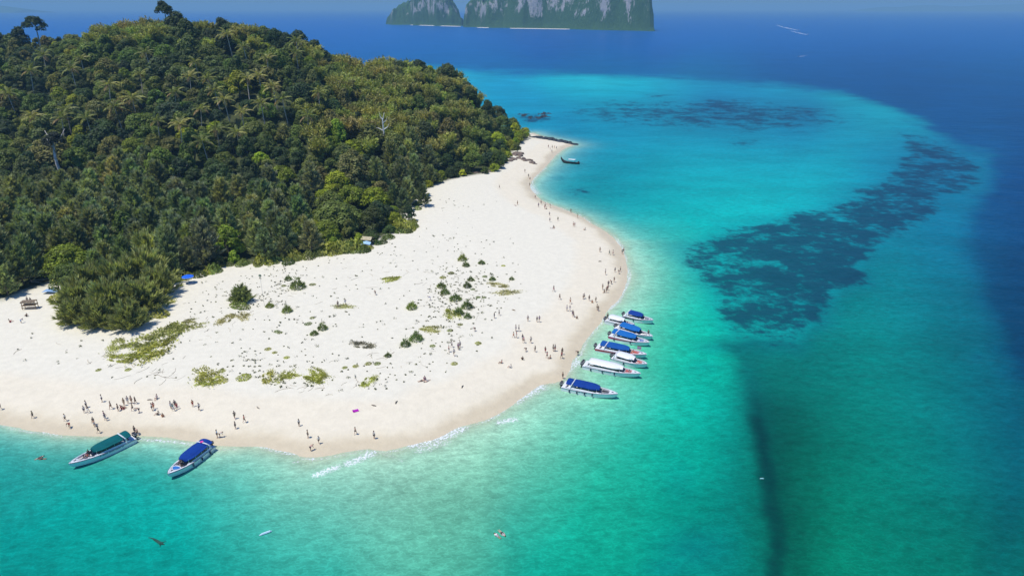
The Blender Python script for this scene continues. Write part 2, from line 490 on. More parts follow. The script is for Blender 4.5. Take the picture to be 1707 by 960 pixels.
def build_sea():
    ang_f = np.linspace(R(-46), R(46), 660)
    ang_c = np.linspace(R(46), R(314), 50)[1:-1]
    ang = np.concatenate([ang_f, ang_c])
    pys = np.concatenate([np.linspace(14.6, 17, 7), np.arange(18, 60, 1.6), np.arange(61, 300, 2.2), np.arange(302, 1000, 2.9)])
    rad = CAM_H / (SP - (480 - pys) / FPX * CP) * (CP + (480 - pys) / FPX * SP)
    rad = np.concatenate([rad, [55, 45, 30, 15]])
    na, nr = len(ang), len(rad)
    A, RR = np.meshgrid(ang, rad)
    X = RR * np.sin(A); Y = RR * np.cos(A)
    # rings are circles; near the frame the straight row spacing matters little
    V = np.zeros((nr * na + 1, 3)); V[:-1, 0] = X.ravel(); V[:-1, 1] = Y.ravel()
    i = np.arange(nr - 1)[:, None]; j = np.arange(na)[None, :]
    a = i * na + j; b = i * na + (j + 1) % na; c = b + na; d = a + na
    F = np.stack([a, d, c, b], -1).reshape(-1, 4)
    F = [F]
    me = None
    last = (nr - 1) * na
    tri = np.stack([last + np.arange(na), np.full(na, nr * na), last + (np.arange(na) + 1) % na, last + (np.arange(na) + 1) % na], -1)
    quads = F[0]
    me = bpy.data.meshes.new("sea")
    nl = quads.size + na * 3
    me.vertices.add(len(V)); me.vertices.foreach_set("co", V.astype(np.float32).ravel())
    me.loops.add(nl); me.loops.foreach_set("vertex_index", np.concatenate([quads.ravel(), tri[:, :3].ravel()]).astype(np.int32))
    me.polygons.add(len(quads) + na)
    ls = np.concatenate([np.arange(len(quads)) * 4, quads.size + np.arange(na) * 3]).astype(np.int32)
    lt = np.concatenate([np.full(len(quads), 4), np.full(na, 3)]).astype(np.int32)
    me.polygons.foreach_set("loop_start", ls); me.polygons.foreach_set("loop_total", lt)
    me.update(calc_edges=True)
    # attributes
    vx, vy = V[:, 0], V[:, 1]
    cy = np.maximum(vy, 66.0)
    cx = np.clip(vx, -0.85 * cy - 5, 0.85 * cy + 5)
    px, py = project(cx, cy, 0.0)
    px = np.clip(px, -60, 1767)
    wob = 5.0
    # three waters with a ragged edge between them: lagoon and shallows, right-hand slope, deep sea
    damp = np.clip((py - 14) / 350, .28, 1.0)
    jx = px + 26 * vnoise(vx, vy, 60, 51, 4) + 10 * vnoise(vx, vy, 9, 53, 3); jy = py + (22 * vnoise(vx, vy, 55, 52, 4) + 8 * vnoise(vx, vy, 8, 54, 3)) * damp
    def sgn_d(poly, x, y):
        d_, i_ = seg_dist(x, y * 1.8, poly * [1, 1.8]); return np.where(i_, d_, -d_)
    s_deep = sgn_d(DEEP_PX, jx, jy); s_slope = sgn_d(SLOPE_PX, jx, jy)
    soft_ = 15 + 16 * sstep(240, 420, py)
    wd = sstep(-1, 1, s_deep / soft_); ws = sstep(-22, 20, s_slope) * (1 - wd); wl = 1 - wd - ws
    r_deep = sgn_d(DEEP_PX, SEA[:, 0], SEA[:, 1]) > 0; r_slope = (sgn_d(SLOPE_PX, SEA[:, 0], SEA[:, 1]) > 0) & ~r_deep
    col = np.zeros((len(V), 3))
    for sel, w_ in ((r_deep, wd), (r_slope, ws), (~r_deep & ~r_slope, wl)):
        k_ = w_ > 0
        S_ = SEA[sel]
        col[k_] += w_[k_, None] * np.clip(tps_lin(np.stack([S_[:, 0], vwarp(S_[:, 1])], -1), lin(S_[:, 2:]), px[k_], vwarp(np.clip(py[k_], 14, 965))), .001, 1)
    col *= 1 - wd[:, None] * np.array([.3, .04, .20]) * sstep(40, 130, py)[:, None] - ws[:, None] * np.array([.2, .0, .10])
    near_ = (sstep(560, 700, py) * (1 - sstep(1200, 1300, px)))[:, None]
    col = np.clip((col - np.array([0.020, 0.014, 0.045]) * (1 - near_) - np.array([0.008, 0.018, 0.0]) * near_) / np.array([1.26, 1.28, 1.30]), 0.0006, 1)
    d, ins = seg_dist(np.minimum(vx, 400), vy, SHORE)
    d = d + 0.9 * vnoise(vx, vy, 14, 12) + 0.5 * vnoise(vx, vy, 5, 13)
    # sandbank water: pale where it is very shallow
    wide = np.interp(px, [0, 250, 420, 600, 800, 950, 1050, 1200], [2.5, 3.0, 5, 9, 9, 7, 7, 4])
    wide = np.where((py < 400), 5.0, wide)
    f = np.exp(-np.maximum(d, 0) / wide)[:, None]
    pale = lin(np.array([182, 216, 184]))
    col = col * (1 - f) + pale * f
    cover = sstep(-0.8, 1.0, d / np.interp(wide, [3, 7], [3.2, 6.0])) * (~ins)
    cover = np.where(ins, 0.0, np.clip(cover, 0, 1))
    # dark coral
    du, inu = seg_dist(jx, jy * 1.5, REEF_PX * [1, 1.5])
    s = np.where(inu, du, -du)
    reef = sstep(-34, 30, s + 14 * vnoise(vx, vy, 22, 61, 3))
    reef *= np.interp(px + (py - 400) * .3, [1130, 1230, 1330, 1430, 1490, 1560], [0.74, 0.84, 0.95, 0.93, 0.84, 0.80])
    reef *= 1 - .38 * sstep(500, 592, py)
    for (ex, ey, ax, ay, w) in PATCH:
        q = ((px - ex) / ax) ** 2 + ((py - ey) / ay) ** 2
        reef = np.maximum(reef, 1.22 * w * np.exp(-q * 0.9))
    zone = np.exp(-((px - 1270) / 230) ** 2 - ((py - 196) / 38) ** 2) * .80 + np.exp(-((px - 1010) / 150) ** 2 - ((py - 185) / 32) ** 2) * .50 + np.exp(-((px - 1030) / 110) ** 2 - ((py - 320) / 46) ** 2) * .42 + np.exp(-((px - 1540) / 90) ** 2 - ((py - 270) / 40) ** 2) * .5
    reef = np.maximum(reef, zone)
    db, _ = seg_dist(px + 20 * vnoise(vx, vy, 12, 71, 4) + 16 * vnoise(vx, vy, 30, 72, 2), py, BAND, closed=False)
    band = np.exp(-(db / 25.0) ** 2) * sstep(600, 720, py) * (0.82 + .16 * vnoise(vx, vy, 18, 73, 3))
    band = np.maximum(band, .42 * np.exp(-(db / 60.0) ** 2) * sstep(600, 680, py))
    soft = np.exp(-np.clip(px - np.interp(py, BAND[:, 1], BAND[:, 0]), 0, 999) / 60.0) * (px > np.interp(py, BAND[:, 1], BAND[:, 0])) * sstep(600, 700, py)
    foam = np.zeros(len(V))
    near = (d < 30)
    idx = np.nonzero(near)[0]
    for pts, w, st in FOAM:
        wp = P(*np.array(pts, float).T)
        dd, _ = seg_dist(vx[idx], vy[idx], wp, closed=False)
        foam[idx] = np.maximum(foam[idx], st * np.exp(-(dd / (w * 1.7)) ** 2))
    # thin swash line all along the water's edge
    foam[idx] = np.maximum(foam[idx], (0.62 + .5 * vnoise(vx[idx], vy[idx], 11, 91, 2)) * np.exp(-((d[idx] - 0.7) / 0.55) ** 2))
    for nm, arr in (("reef", reef), ("band", band), ("foam", foam), ("cover", cover)):
        at = me.attributes.new(nm, 'FLOAT', 'POINT'); at.data.foreach_set("value", arr.astype(np.float32))
    at = me.attributes.new("tone", 'FLOAT_COLOR', 'POINT')
    at.data.foreach_set("color", np.concatenate([col, np.ones((len(col), 1))], 1).astype(np.float32).ravel())

    m, nt, b = mat("sea_water")
    g = nt.nodes.new("ShaderNodeNewGeometry")
    pos = g.outputs["Position"]
    A_ = lambda n: N(nt, "ShaderNodeAttribute", attribute_name=n)
    tone = A_("tone").outputs["Color"]
    reefa = A_("reef").outputs["Fac"]; banda = A_("band").outputs["Fac"]; foama = A_("foam").outputs["Fac"]; cov = A_("cover").outputs["Fac"]
    # ripple and swell lightness and caustic light network, painted into the base colour
    mp = N(nt, "ShaderNodeMapping"); LK(nt, pos, mp.inputs[0]); mp.inputs["Rotation"].default_value = (0, 0, R(-18)); mp.inputs["Scale"].default_value = (0.55, 1.0, 1.0)
    r1 = noise_n(nt, mp.outputs[0], 0.7, 5, 0.72)
    r2 = noise_n(nt, mp.outputs[0], 0.075, 3, 0.55)
    r3 = noise_n(nt, mp.outputs[0], 0.022, 3, 0.5)
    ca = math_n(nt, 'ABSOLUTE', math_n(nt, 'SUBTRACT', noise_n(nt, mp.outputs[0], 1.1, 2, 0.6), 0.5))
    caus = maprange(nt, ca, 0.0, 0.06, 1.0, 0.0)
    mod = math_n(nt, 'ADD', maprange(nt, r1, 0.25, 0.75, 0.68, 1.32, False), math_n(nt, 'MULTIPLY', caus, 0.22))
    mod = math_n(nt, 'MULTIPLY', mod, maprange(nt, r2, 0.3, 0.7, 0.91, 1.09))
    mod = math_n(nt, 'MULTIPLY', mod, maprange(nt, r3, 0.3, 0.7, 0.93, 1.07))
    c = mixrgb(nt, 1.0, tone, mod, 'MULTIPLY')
    # coral heads: patchy
    n1 = noise_n(nt, pos, 0.26, 6, 0.72)
    n2 = noise_n(nt, pos, 0.07, 4, 0.6)
    nn = math_n(nt, 'ADD', math_n(nt, 'MULTIPLY', n1, 0.52), math_n(nt, 'MULTIPLY', n2, 0.48))
    nn = math_n(nt, 'MULTIPLY', math_n(nt, 'SUBTRACT', nn, 0.5), 2.6)
    thr = math_n(nt, 'SUBTRACT', math_n(nt, 'ADD', math_n(nt, 'MULTIPLY', reefa, 0.95), nn), 0.68)
    rm = maprange(nt, thr, -0.14, 0.22, 0.0, 0.88)
    dark = mixrgb(nt, maprange(nt, n1, 0.35, 0.65), (0.004, 0.019, 0.052), (0.007, 0.042, 0.084))
    dark = mixrgb(nt, 0.22, dark, mixrgb(nt, 1.0, tone, (0.28, 0.28, 0.34), 'MULTIPLY'))
    c = mixrgb(nt, math_n(nt, 'MULTIPLY', reefa, 0.45), c, (0.001, 0.13, 0.20))
    c = mixrgb(nt, rm, c, dark)
    bm = math_n(nt, 'MULTIPLY', banda, maprange(nt, n1, 0.25, 0.75, 0.75, 1.1), clamp=True)
    c = mixrgb(nt, bm, c, (0.001, 0.030, 0.033))
    # foam
    f1 = noise_n(nt, pos, 2.2, 6, 0.82)
    fm = maprange(nt, math_n(nt, 'MULTIPLY', foama, math_n(nt, 'ADD', math_n(nt, 'MULTIPLY', math_n(nt, 'SUBTRACT', f1, 0.5), 7.5), 0.70)), 0.28, 0.95)
    c = mixrgb(nt, fm, c, (0.80, 0.82, 0.84))
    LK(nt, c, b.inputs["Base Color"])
    b.inputs["IOR"].default_value = 1.33
    LK(nt, mixrgb(nt, fm, (0.36, 0.36, 0.36), (0.8, 0.8, 0.8)), b.inputs["Roughness"])
    b.inputs["Specular IOR Level"].default_value = 0.12
    # ripples
    w1 = noise_n(nt, mp.outputs[0], 0.9, 4, 0.6); w2 = noise_n(nt, mp.outputs[0], 0.16, 2, 0.5)
    hh = math_n(nt, 'ADD', math_n(nt, 'MULTIPLY', w1, 0.35), w2)
    bp = nt.nodes.new("ShaderNodeBump"); bp.inputs["Strength"].default_value = 0.4; bp.inputs["Distance"].default_value = 0.9
    LK(nt, hh, bp.inputs["Height"]); LK(nt, bp.outputs[0], b.inputs["Normal"])
    tr = nt.nodes.new("ShaderNodeBsdfTransparent"); mx = nt.nodes.new("ShaderNodeMixShader")
    fc = math_n(nt, 'MAXIMUM', cov, fm)
    LK(nt, fc, mx.inputs[0]); LK(nt, tr.outputs[0], mx.inputs[1]); LK(nt, b.outputs[0], mx.inputs[2])
    LK(nt, mx.outputs[0], nt.nodes["Material Output"].inputs["Surface"])
    me.materials.append(m)
    me.polygons.foreach_set("use_smooth", np.ones(len(me.polygons), bool))
    o = link("sea", me)
    tag(o, "turquoise shallows round the sandbank turning deep blue towards the horizon", kind='structure')
    return o


build_sea()

# ------------------------------------------------------------------ the island's ground: sand and hill
def ground_material():
    m, nt, b = mat("island_ground")
    g = nt.nodes.new("ShaderNodeNewGeometry"); pos = g.outputs["Position"]
    sd = N(nt, "ShaderNodeAttribute", attribute_name="shore_dist").outputs["Fac"]
    sf = N(nt, "ShaderNodeAttribute", attribute_name="wood_dist").outputs["Fac"]
    n1 = noise_n(nt, pos, 0.05, 4, 0.6); n2 = noise_n(nt, pos, 0.6, 5, 0.65); n3 = noise_n(nt, pos, 3.0, 4, 0.7)
    dd = math_n(nt, 'ADD', sd, math_n(nt, 'MULTIPLY', math_n(nt, 'SUBTRACT', n1, 0.5), 9.0))
    wet = mixrgb(nt, maprange(nt, dd, 1.2, 4.5), (0.62, 0.53, 0.37), (0.71, 0.635, 0.475))
    c = mixrgb(nt, maprange(nt, dd, 2.5, 6.5), wet, (0.745, 0.675, 0.525))
    c = mixrgb(nt, maprange(nt, dd, 12.0, 17.0), c, (0.74, 0.695, 0.565))
    c = mixrgb(nt, 1.0, c, maprange(nt, n2, 0.25, 0.75, 0.94, 1.04), 'MULTIPLY')
    # twigs, dry grass and litter on the upper sand
    st = N(nt, "ShaderNodeMapping"); LK(nt, pos, st.inputs[0]); st.inputs["Scale"].default_value = (0.5, 1.6, 1)
    st.inputs["Rotation"].default_value = (0, 0, R(20))
    l1 = noise_n(nt, st.outputs[0], 1.1, 6, 0.75)
    lit = math_n(nt, 'MULTIPLY', maprange(nt, l1, 0.60, 0.72), maprange(nt, n1, 0.45, 0.62))
    lit = math_n(nt, 'MULTIPLY', lit, maprange(nt, sd, 19.0, 30.0))
    lit = math_n(nt, 'MULTIPLY', lit, maprange(nt, sf, -75.0, -25.0, 0.25, 1.0))
    c = mixrgb(nt, math_n(nt, 'MULTIPLY', lit, 0.30), c, (0.32, 0.28, 0.19))
    # soil and litter under the trees
    soil = mixrgb(nt, n2, (0.045, 0.05, 0.02), (0.07, 0.09, 0.028))
    fs = maprange(nt, math_n(nt, 'ADD', sf, math_n(nt, 'MULTIPLY', math_n(nt, 'SUBTRACT', n2, 0.5), 5.0)), 0.5, 5.0)
    c = mixrgb(nt, fs, c, soil)
    LK(nt, c, b.inputs["Base Color"])
    b.inputs["Specular IOR Level"].default_value = 0.25
    LK(nt, maprange(nt, dd, 1.0, 5.0, 0.45, 0.9), b.inputs["Roughness"])
    bp = nt.nodes.new("ShaderNodeBump"); bp.inputs["Strength"].default_value = 0.5; bp.inputs["Distance"].default_value = 0.25
    LK(nt, math_n(nt, 'ADD', n2, math_n(nt, 'MULTIPLY', n3, 0.4)), bp.inputs["Height"]); LK(nt, bp.outputs[0], b.inputs["Normal"])
    return m


def build_ground():
    gm = ground_material()
    ny, nx = GZ.shape
    idx = np.arange(ny * nx).reshape(ny, nx)
    a = idx[:-1, :-1].ravel(); b = idx[:-1, 1:].ravel(); c = idx[1:, 1:].ravel(); d = idx[1:, :-1].ravel()
    Q = np.stack([a, b, c, d], -1)
    V = np.stack([GXX.ravel(), GYY.ravel(), GZ.ravel()], -1)
    keep = GSD.ravel()[Q].max(1) > -42
    wood = GSF.ravel()[Q].max(1) > 8.0
    for nm, sel, lab in (("beach", keep & ~wood, "wide white sand spit with a beige damp edge"), ("hill", keep & wood, "dark wooded hill and grove floor behind the beach")):
        q = Q[sel]
        u, inv = np.unique(q, return_inverse=True)
        me = mesh_np(nm, V[u], inv.reshape(-1, 4), gm, True)
        for an, arr in (("shore_dist", GSD), ("wood_dist", GSF)):
            at = me.attributes.new(an, 'FLOAT', 'POINT'); at.data.foreach_set("value", arr.ravel()[u].astype(np.float32))
        tag(link(nm, me), lab, kind='structure')


build_ground()

# ------------------------------------------------------------------ haze
def build_haze():
    mb = MB(); mb.box((0, 0, 84.0), (130000, 130000, 176.0))
    m = bpy.data.materials.new("air_haze"); m.use_nodes = True
    nt = m.node_tree; nt.nodes.remove(nt.nodes["Principled BSDF"])
    v = nt.nodes.new("ShaderNodeVolumePrincipled")
    v.inputs["Color"].default_value = (0.36, 0.70, 1.0, 1)
    v.inputs["Density"].default_value = 0.00013
    v.inputs["Anisotropy"].default_value = 0.0
    LK(nt, v.outputs[0], nt.nodes["Material Output"].inputs["Volume"])
    o = mb.build("haze", m)
    tag(o, "thin pale blue sea haze over the whole place", kind='stuff')
build_haze()

# ------------------------------------------------------------------ vegetation
def leaf_material(name, var=0.45, instancer=False, transl=0.30):
    m, nt, b = mat(name)
    g = nt.nodes.new("ShaderNodeNewGeometry")
    if instancer:
        colr = N(nt, "ShaderNodeAttribute", attribute_name="tint", attribute_type='INSTANCER').outputs["Color"]
    else:
        colr = nt.nodes.new("ShaderNodeObjectInfo").outputs["Color"]
    n1 = noise_n(nt, g.outputs["Position"], 0.35, 3, 0.6)
    f = math_n(nt, 'MULTIPLY', maprange(nt, g.outputs["Random Per Island"], 0.0, 1.0, 1 - var, 1 + var, False), maprange(nt, n1, 0.3, 0.7, 0.66, 1.38))
    c = mixrgb(nt, 1.0, colr, f, 'MULTIPLY')
    LK(nt, c, b.inputs["Base Color"]); b.inputs["Roughness"].default_value = 0.55; b.inputs["Specular IOR Level"].default_value = 0.22
    t = nt.nodes.new("ShaderNodeBsdfTranslucent"); LK(nt, mixrgb(nt, 1.0, c, (1.3, 1.4, 0.5), 'MULTIPLY'), t.inputs[0])
    mx = nt.nodes.new("ShaderNodeMixShader"); mx.inputs[0].default_value = transl
    LK(nt, b.outputs[0], mx.inputs[1]); LK(nt, t.outputs[0], mx.inputs[2]); LK(nt, mx.outputs[0], nt.nodes["Material Output"].inputs["Surface"])
    return m


LEAF = leaf_material("foliage")
LEAF_I = leaf_material("foliage_mass", instancer=True)
BARK = tinted("bark", 0.85, 0.3, 2.0)


def quads_from(C, Nn, size, aspect=1.0, r=rng, bend=0.0):
    """leaf cards: centres C, normals Nn, sizes"""
    n = len(C)
    Nn = Nn / (np.linalg.norm(Nn, axis=1, keepdims=True) + 1e-9)
    a = r.normal(size=(n, 3)); a -= Nn * (a * Nn).sum(1, keepdims=True); a /= np.linalg.norm(a, axis=1, keepdims=True) + 1e-9
    b = np.cross(Nn, a)
    s = (np.asarray(size) * np.ones(n))[:, None] * 0.5
    p = np.stack([C - a * s, C - b * s * aspect + Nn * s * bend, C + a * s, C + b * s * aspect + Nn * s * bend], 1)
    return p.reshape(-1, 3), np.arange(4 * n).reshape(-1, 4)


def crown_mesh(name, Rr, H, lobes, per, size, r, flat=0.7, m=LEAF):
    """umbrella of leafy lobes with gaps between them; origin at the base of the crown"""
    C = []; Nn = []
    for k in range(lobes):
        a = 2.399 * k + r.uniform(-.4, .4); q = math.sqrt((k + 0.3) / lobes)
        lr = Rr * r.uniform(0.26, 0.42)
        cx = math.cos(a) * q * (Rr - lr * 0.7); cy = math.sin(a) * q * (Rr - lr * 0.7)
        cz = H * (1 - 0.85 * q ** 2.2) - lr * 0.5 + r.uniform(-.12, .12) * H
        n = int(per * (lr / (Rr * 0.34)) ** 2)
        d = r.normal(size=(n, 3)); d /= np.linalg.norm(d, axis=1, keepdims=True)
        d[:, 2] = np.where(d[:, 2] < -0.35, -d[:, 2], d[:, 2])
        rad = lr * r.uniform(0.78, 1.06, n) * (1 + 0.18 * np.sin(5 * d[:, 0] + k) * np.cos(6 * d[:, 1] + 2 * k))
        p = d * rad[:, None] * [1, 1, flat] + [cx, cy, cz]
        C.append(p); Nn.append(d * [1, 1, 1.3] + r.normal(size=(n, 3)) * 0.42 + [0, 0, .35])
    V, F = quads_from(np.concatenate(C), np.concatenate(Nn), size * r.uniform(.6, 1.25, sum(len(c) for c in C)), 0.62, r, 0.18)
    return mesh_np(name, V, F, m)


def trunk_mesh(name, H, rad, r, limbs=4, Rr=3.0):
    mb = MB()
    pts = [(0, 0, -1.0)]
    x = y = 0.0
    for k in range(1, 6):
        x += r.uniform(-.25, .25); y += r.uniform(-.25, .25)
        pts.append((x, y, H * k / 5))
    mb.tube(pts, [rad * 1.35, rad, rad * .9, rad * .8, rad * .65, rad * .45], 6)
    for k in range(limbs):
        a = 2 * math.pi * k / limbs + r.uniform(-.5, .5); z0 = H * r.uniform(.55, .85)
        e = Rr * r.uniform(.5, .8)
        mb.tube([(x * .8, y * .8, z0), (math.cos(a) * e * .5, math.sin(a) * e * .5, z0 + .18 * H), (math.cos(a) * e, math.sin(a) * e, z0 + .38 * H)], [rad * .5, rad * .32, rad * .12], 5)
    return mb.mesh(name, BARK, True)


def casuarina_mesh(name, H, Rr, r, bushy=False, m=LEAF):
    C0 = []; D0 = []
    nb = 58 if not bushy else 80
    for k in range(nb):
        h = (k + .5) / nb
        z0 = H * (0.10 + 0.86 * h) if not bushy else H * (0.02 + .55 * h * h)
        a = 2.399 * k + r.uniform(-.5, .5)
        L = Rr * (1.12 - 0.85 * h) * r.uniform(.7, 1.15) if not bushy else Rr * r.uniform(.7, 1.15) * (1.05 - .3 * h)
        up = (0.35 + 0.9 * h) if not bushy else (0.25 + 1.5 * h)
        d = np.array([math.cos(a), math.sin(a), up]); d /= np.linalg.norm(d)
        n = 80 if not bushy else 95
        t = r.uniform(0.15, 1.0, n) ** 0.8
        p = np.array([0, 0, z0]) + d * (t * L)[:, None] + r.normal(size=(n, 3)) * (0.16 * L * (1.1 - t))[:, None] * .6
        dd = d * 1.1 + r.normal(size=(n, 3)) * .32 + [0, 0, .45]
        C0.append(p); D0.append(dd)
    C = np.concatenate(C0); D = np.concatenate(D0); D /= np.linalg.norm(D, axis=1, keepdims=True)
    n = len(C); L = r.uniform(.7, 1.5, n)[:, None] * (1.15 if not bushy else 1.25)
    s = r.normal(size=(n, 3)); s -= D * (s * D).sum(1, keepdims=True); s /= np.linalg.norm(s, axis=1, keepdims=True)
    w = 0.12 if not bushy else 0.10
    V = np.stack([C - s * w * .4, C + D * L * .5 - s * w, C + D * L, C + D * L * .5 + s * w], 1).reshape(-1, 3)
    return mesh_np(name, V, np.arange(4 * n).reshape(-1, 4), m)


def bamboo_mesh(name, H, r, m=LEAF):
    C0 = []; D0 = []
    for k in range(40):
        a = r.uniform(0, 2 * math.pi); lean = r.uniform(.15, .75); h = H * r.uniform(.7, 1.1)
        t = np.linspace(0.25, 1, 26)
        rad = lean * h * .55 * t ** 2.2
        z = h * (t - .22 * lean * t ** 3)
        p = np.stack([math.cos(a) * (rad + .4), math.sin(a) * (rad + .4), z], -1)
        p = np.repeat(p, 3, 0) + r.normal(size=(78, 3)) * .28
        d = np.tile([math.cos(a) * lean, math.sin(a) * lean, .35], (78, 1)) + r.normal(size=(78, 3)) * .5
        C0.append(p); D0.append(d)
    C = np.concatenate(C0); D = np.concatenate(D0); D /= np.linalg.norm(D, axis=1, keepdims=True)
    n = len(C); L = r.uniform(.7, 1.3, n)[:, None]
    s = r.normal(size=(n, 3)); s -= D * (s * D).sum(1, keepdims=True); s /= np.linalg.norm(s, axis=1, keepdims=True)
    V = np.stack([C, C + D * L * .5 - s * .16, C + D * L, C + D * L * .5 + s * .16], 1).reshape(-1, 3)
    return mesh_np(name, V, np.arange(4 * n).reshape(-1, 4), m)


def frond_mesh(L, r):
    """one arching coconut frond along +x with hanging leaflets"""
    V = []; F = []
    def q(a, b, c, d):
        i = len(V); V.extend([a, b, c, d]); F.append((i, i + 1, i + 2, i + 3))
    pt = lambda t: np.array([L * t * (1 - .12 * t), 0, L * (.42 * t - .62 * t * t)])
    for k in range(9):
        a = pt(k / 9); b = pt((k + 1) / 9); w = .07 * (1 - k / 10)
        q(a - [0, w, 0], b - [0, w, 0], b + [0, w, 0], a + [0, w, 0])
    for k in range(22):
        t = .12 + .86 * k / 21
        a = pt(t); l = L * .20 * math.sin(math.pi * min(1, t * .85 + .12)) + .15
        for s in (-1, 1):
            tip = a + np.array([l * .45, s * l * .75, -l * r.uniform(.35, .75)])
            mid = (a + tip) / 2 + [0, 0, .06]
            q(a, mid - [.10, 0, 0], tip, mid + [.12, 0, 0])
    return mesh_np("frond", np.array(V), np.array(F), LEAF)


prng = np.random.default_rng(5)
CROWN = [crown_mesh("crown", R_, H_, lb, 230, sz, prng, fl) for R_, H_, lb, sz, fl in
         ((4.2, 5.0, 16, .62, .95), (4.8, 4.6, 18, .58, .8), (3.6, 5.4, 14, .6, 1.0), (5.4, 5.0, 22, .6, .8), (4.4, 5.8, 20, .56, .95), (3.2, 4.0, 11, .52, .9))]
CROWN_R = [4.2, 4.8, 3.6, 5.4, 4.4, 3.2]
OPEN_CROWN = [crown_mesh("crown", 5.2, 3.2, 9, 150, .6, prng, .5), crown_mesh("crown", 4.6, 4.2, 8, 150, .6, prng, .6)]
TRUNK = [trunk_mesh("trunk", 5.0, .24, rnd, 4, 3.5) for _ in range(3)]
TALL_TRUNK = trunk_mesh("trunk", 12.0, .30, rnd, 3, 3.0)
CASU = [casuarina_mesh("crown", 10.0, 3.9, prng) for _ in range(4)]
CASB = [casuarina_mesh("crown", 6.0, 4.6, prng, True) for _ in range(3)]
CTRUNK = trunk_mesh("trunk", 8.5, .2, rnd, 3, 1.5)
BAMB = [bamboo_mesh("culms", 8.0, prng) for _ in range(3)]
FROND = [frond_mesh(L_, prng) for L_ in (4.6, 4.1, 5.0)]
_r = MB(); _r.tube([(0, 0, -.5), (.15, 0, 2), (.55, .1, 5), (.9, .15, 8), (1.0, .15, 10.0)], [.26, .19, .16, .14, .15], 6)
PALM_TRUNK = _r.mesh("trunk", BARK, True)

C_DARK = [(.052, .080, .026), (.064, .094, .026), (.048, .076, .032), (.066, .092, .030)]
C_MID = [(.105, .150, .028), (.120, .165, .032), (.108, .135, .038), (.130, .155, .036)]
C_OLIVE = [(.190, .200, .045), (.165, .160, .050), (.185, .178, .052), (.150, .175, .040)]
C_YEL = [(.25, .30, .022), (.29, .31, .024), (.20, .25, .026)]
C_CAS = [(.27, .30, .145), (.22, .255, .125), (.33, .34, .15), (.25, .265, .15)]
C_BAM = [(.31, .31, .085), (.26, .27, .070), (.28, .26, .085)]
C_BRK = (.16, .13, .10)


def jit(c, s=.14):
    k = 1.27 + rnd.uniform(-s, s)
    return tuple(max(.004, v * k * (1 + rnd.uniform(-s, s) * .4)) for v in c)


taken = []


def free(x, y, d):
    for (a, b, r_) in taken:
        if (a - x) ** 2 + (b - y) ** 2 < (d + r_) ** 2 * .25:
            return False
    return True


def put_tree(kind, x, y, scale=1.0, col=None, label=None, cat="tree", group=None, lift=None, crown=None, tall=False, name=None, squash=1.0):
    z = float(hgt(x, y))
    rz = rnd.uniform(0, 6.28)
    if kind == "broadleaf":
        k = crown if crown is not None else rnd.randrange(len(CROWN))
        t = empty(name or "broadleaf_tree", (x, y, z - .1), rz, scale)
        trk = TALL_TRUNK if tall else TRUNK[k % 3]
        link("trunk", trk, t, color=jit(C_BRK) if not tall else (.42, .38, .33))
        link("crown", CROWN[k], t, loc=(0, 0, 9.2 if tall else (1.9 if lift is None else lift)), color=col, scale=(1, 1, squash))
        rr = CROWN_R[k % 6] * scale
    elif kind == "casuarina":
        t = empty(name or "casuarina_tree", (x, y, z - .1), rz, scale)
        link("trunk", CTRUNK, t, color=jit((.12, .10, .08)))
        link("crown", rnd.choice(CASU), t, color=col)
        rr = 3.6 * scale
    elif kind == "bush":
        t = empty(name or "casuarina_bush", (x, y, z - .1), rz, scale)
        link("stems", CTRUNK, t, color=jit((.12, .10, .08)), scale=(.9, .9, .45))
        link("foliage", rnd.choice(CASB), t, color=col)
        rr = 4.2 * scale
    elif kind == "bamboo":
        t = link(name or "bamboo_clump", rnd.choice(BAMB), None, (x, y, z - .2), (0, 0, rz), scale, col)
        rr = 3.0 * scale
    tag(t, label, cat, group)
    taken.append((x, y, rr * 2))
    if tall and y < 385:
        for q_ in (4, 8, 12): taken.append((x * (1 - q_ / y), y - q_, 13.0))
    return t


def put_palm(x, y, scale, label, group, extra=0.0):
    z = float(hgt(x, y)); rz = rnd.uniform(0, 6.28)
    t = empty("coconut_palm", (x, y, z - .1), rz, scale)
    link("trunk", PALM_TRUNK, t, color=jit((.42, .37, .30)))
    nf = 14
    base = rnd.choice([(.20, .21, .06), (.26, .25, .08), (.17, .19, .055)])
    for k in range(nf):
        a = 2.399 * k; tilt = .95 - 1.55 * (k / nf) + rnd.uniform(-.12, .12)
        dead = k >= nf - 2
        link("frond", FROND[k % 3], t, (1.0, .15, 9.95), (0, -tilt, a), rnd.uniform(.85, 1.1), jit((.26, .19, .09) if dead else base))
    tag(t, label, "palm", group)
    taken.append((x + math.cos(rz) * scale, y + math.sin(rz) * scale, 5.0 * scale))


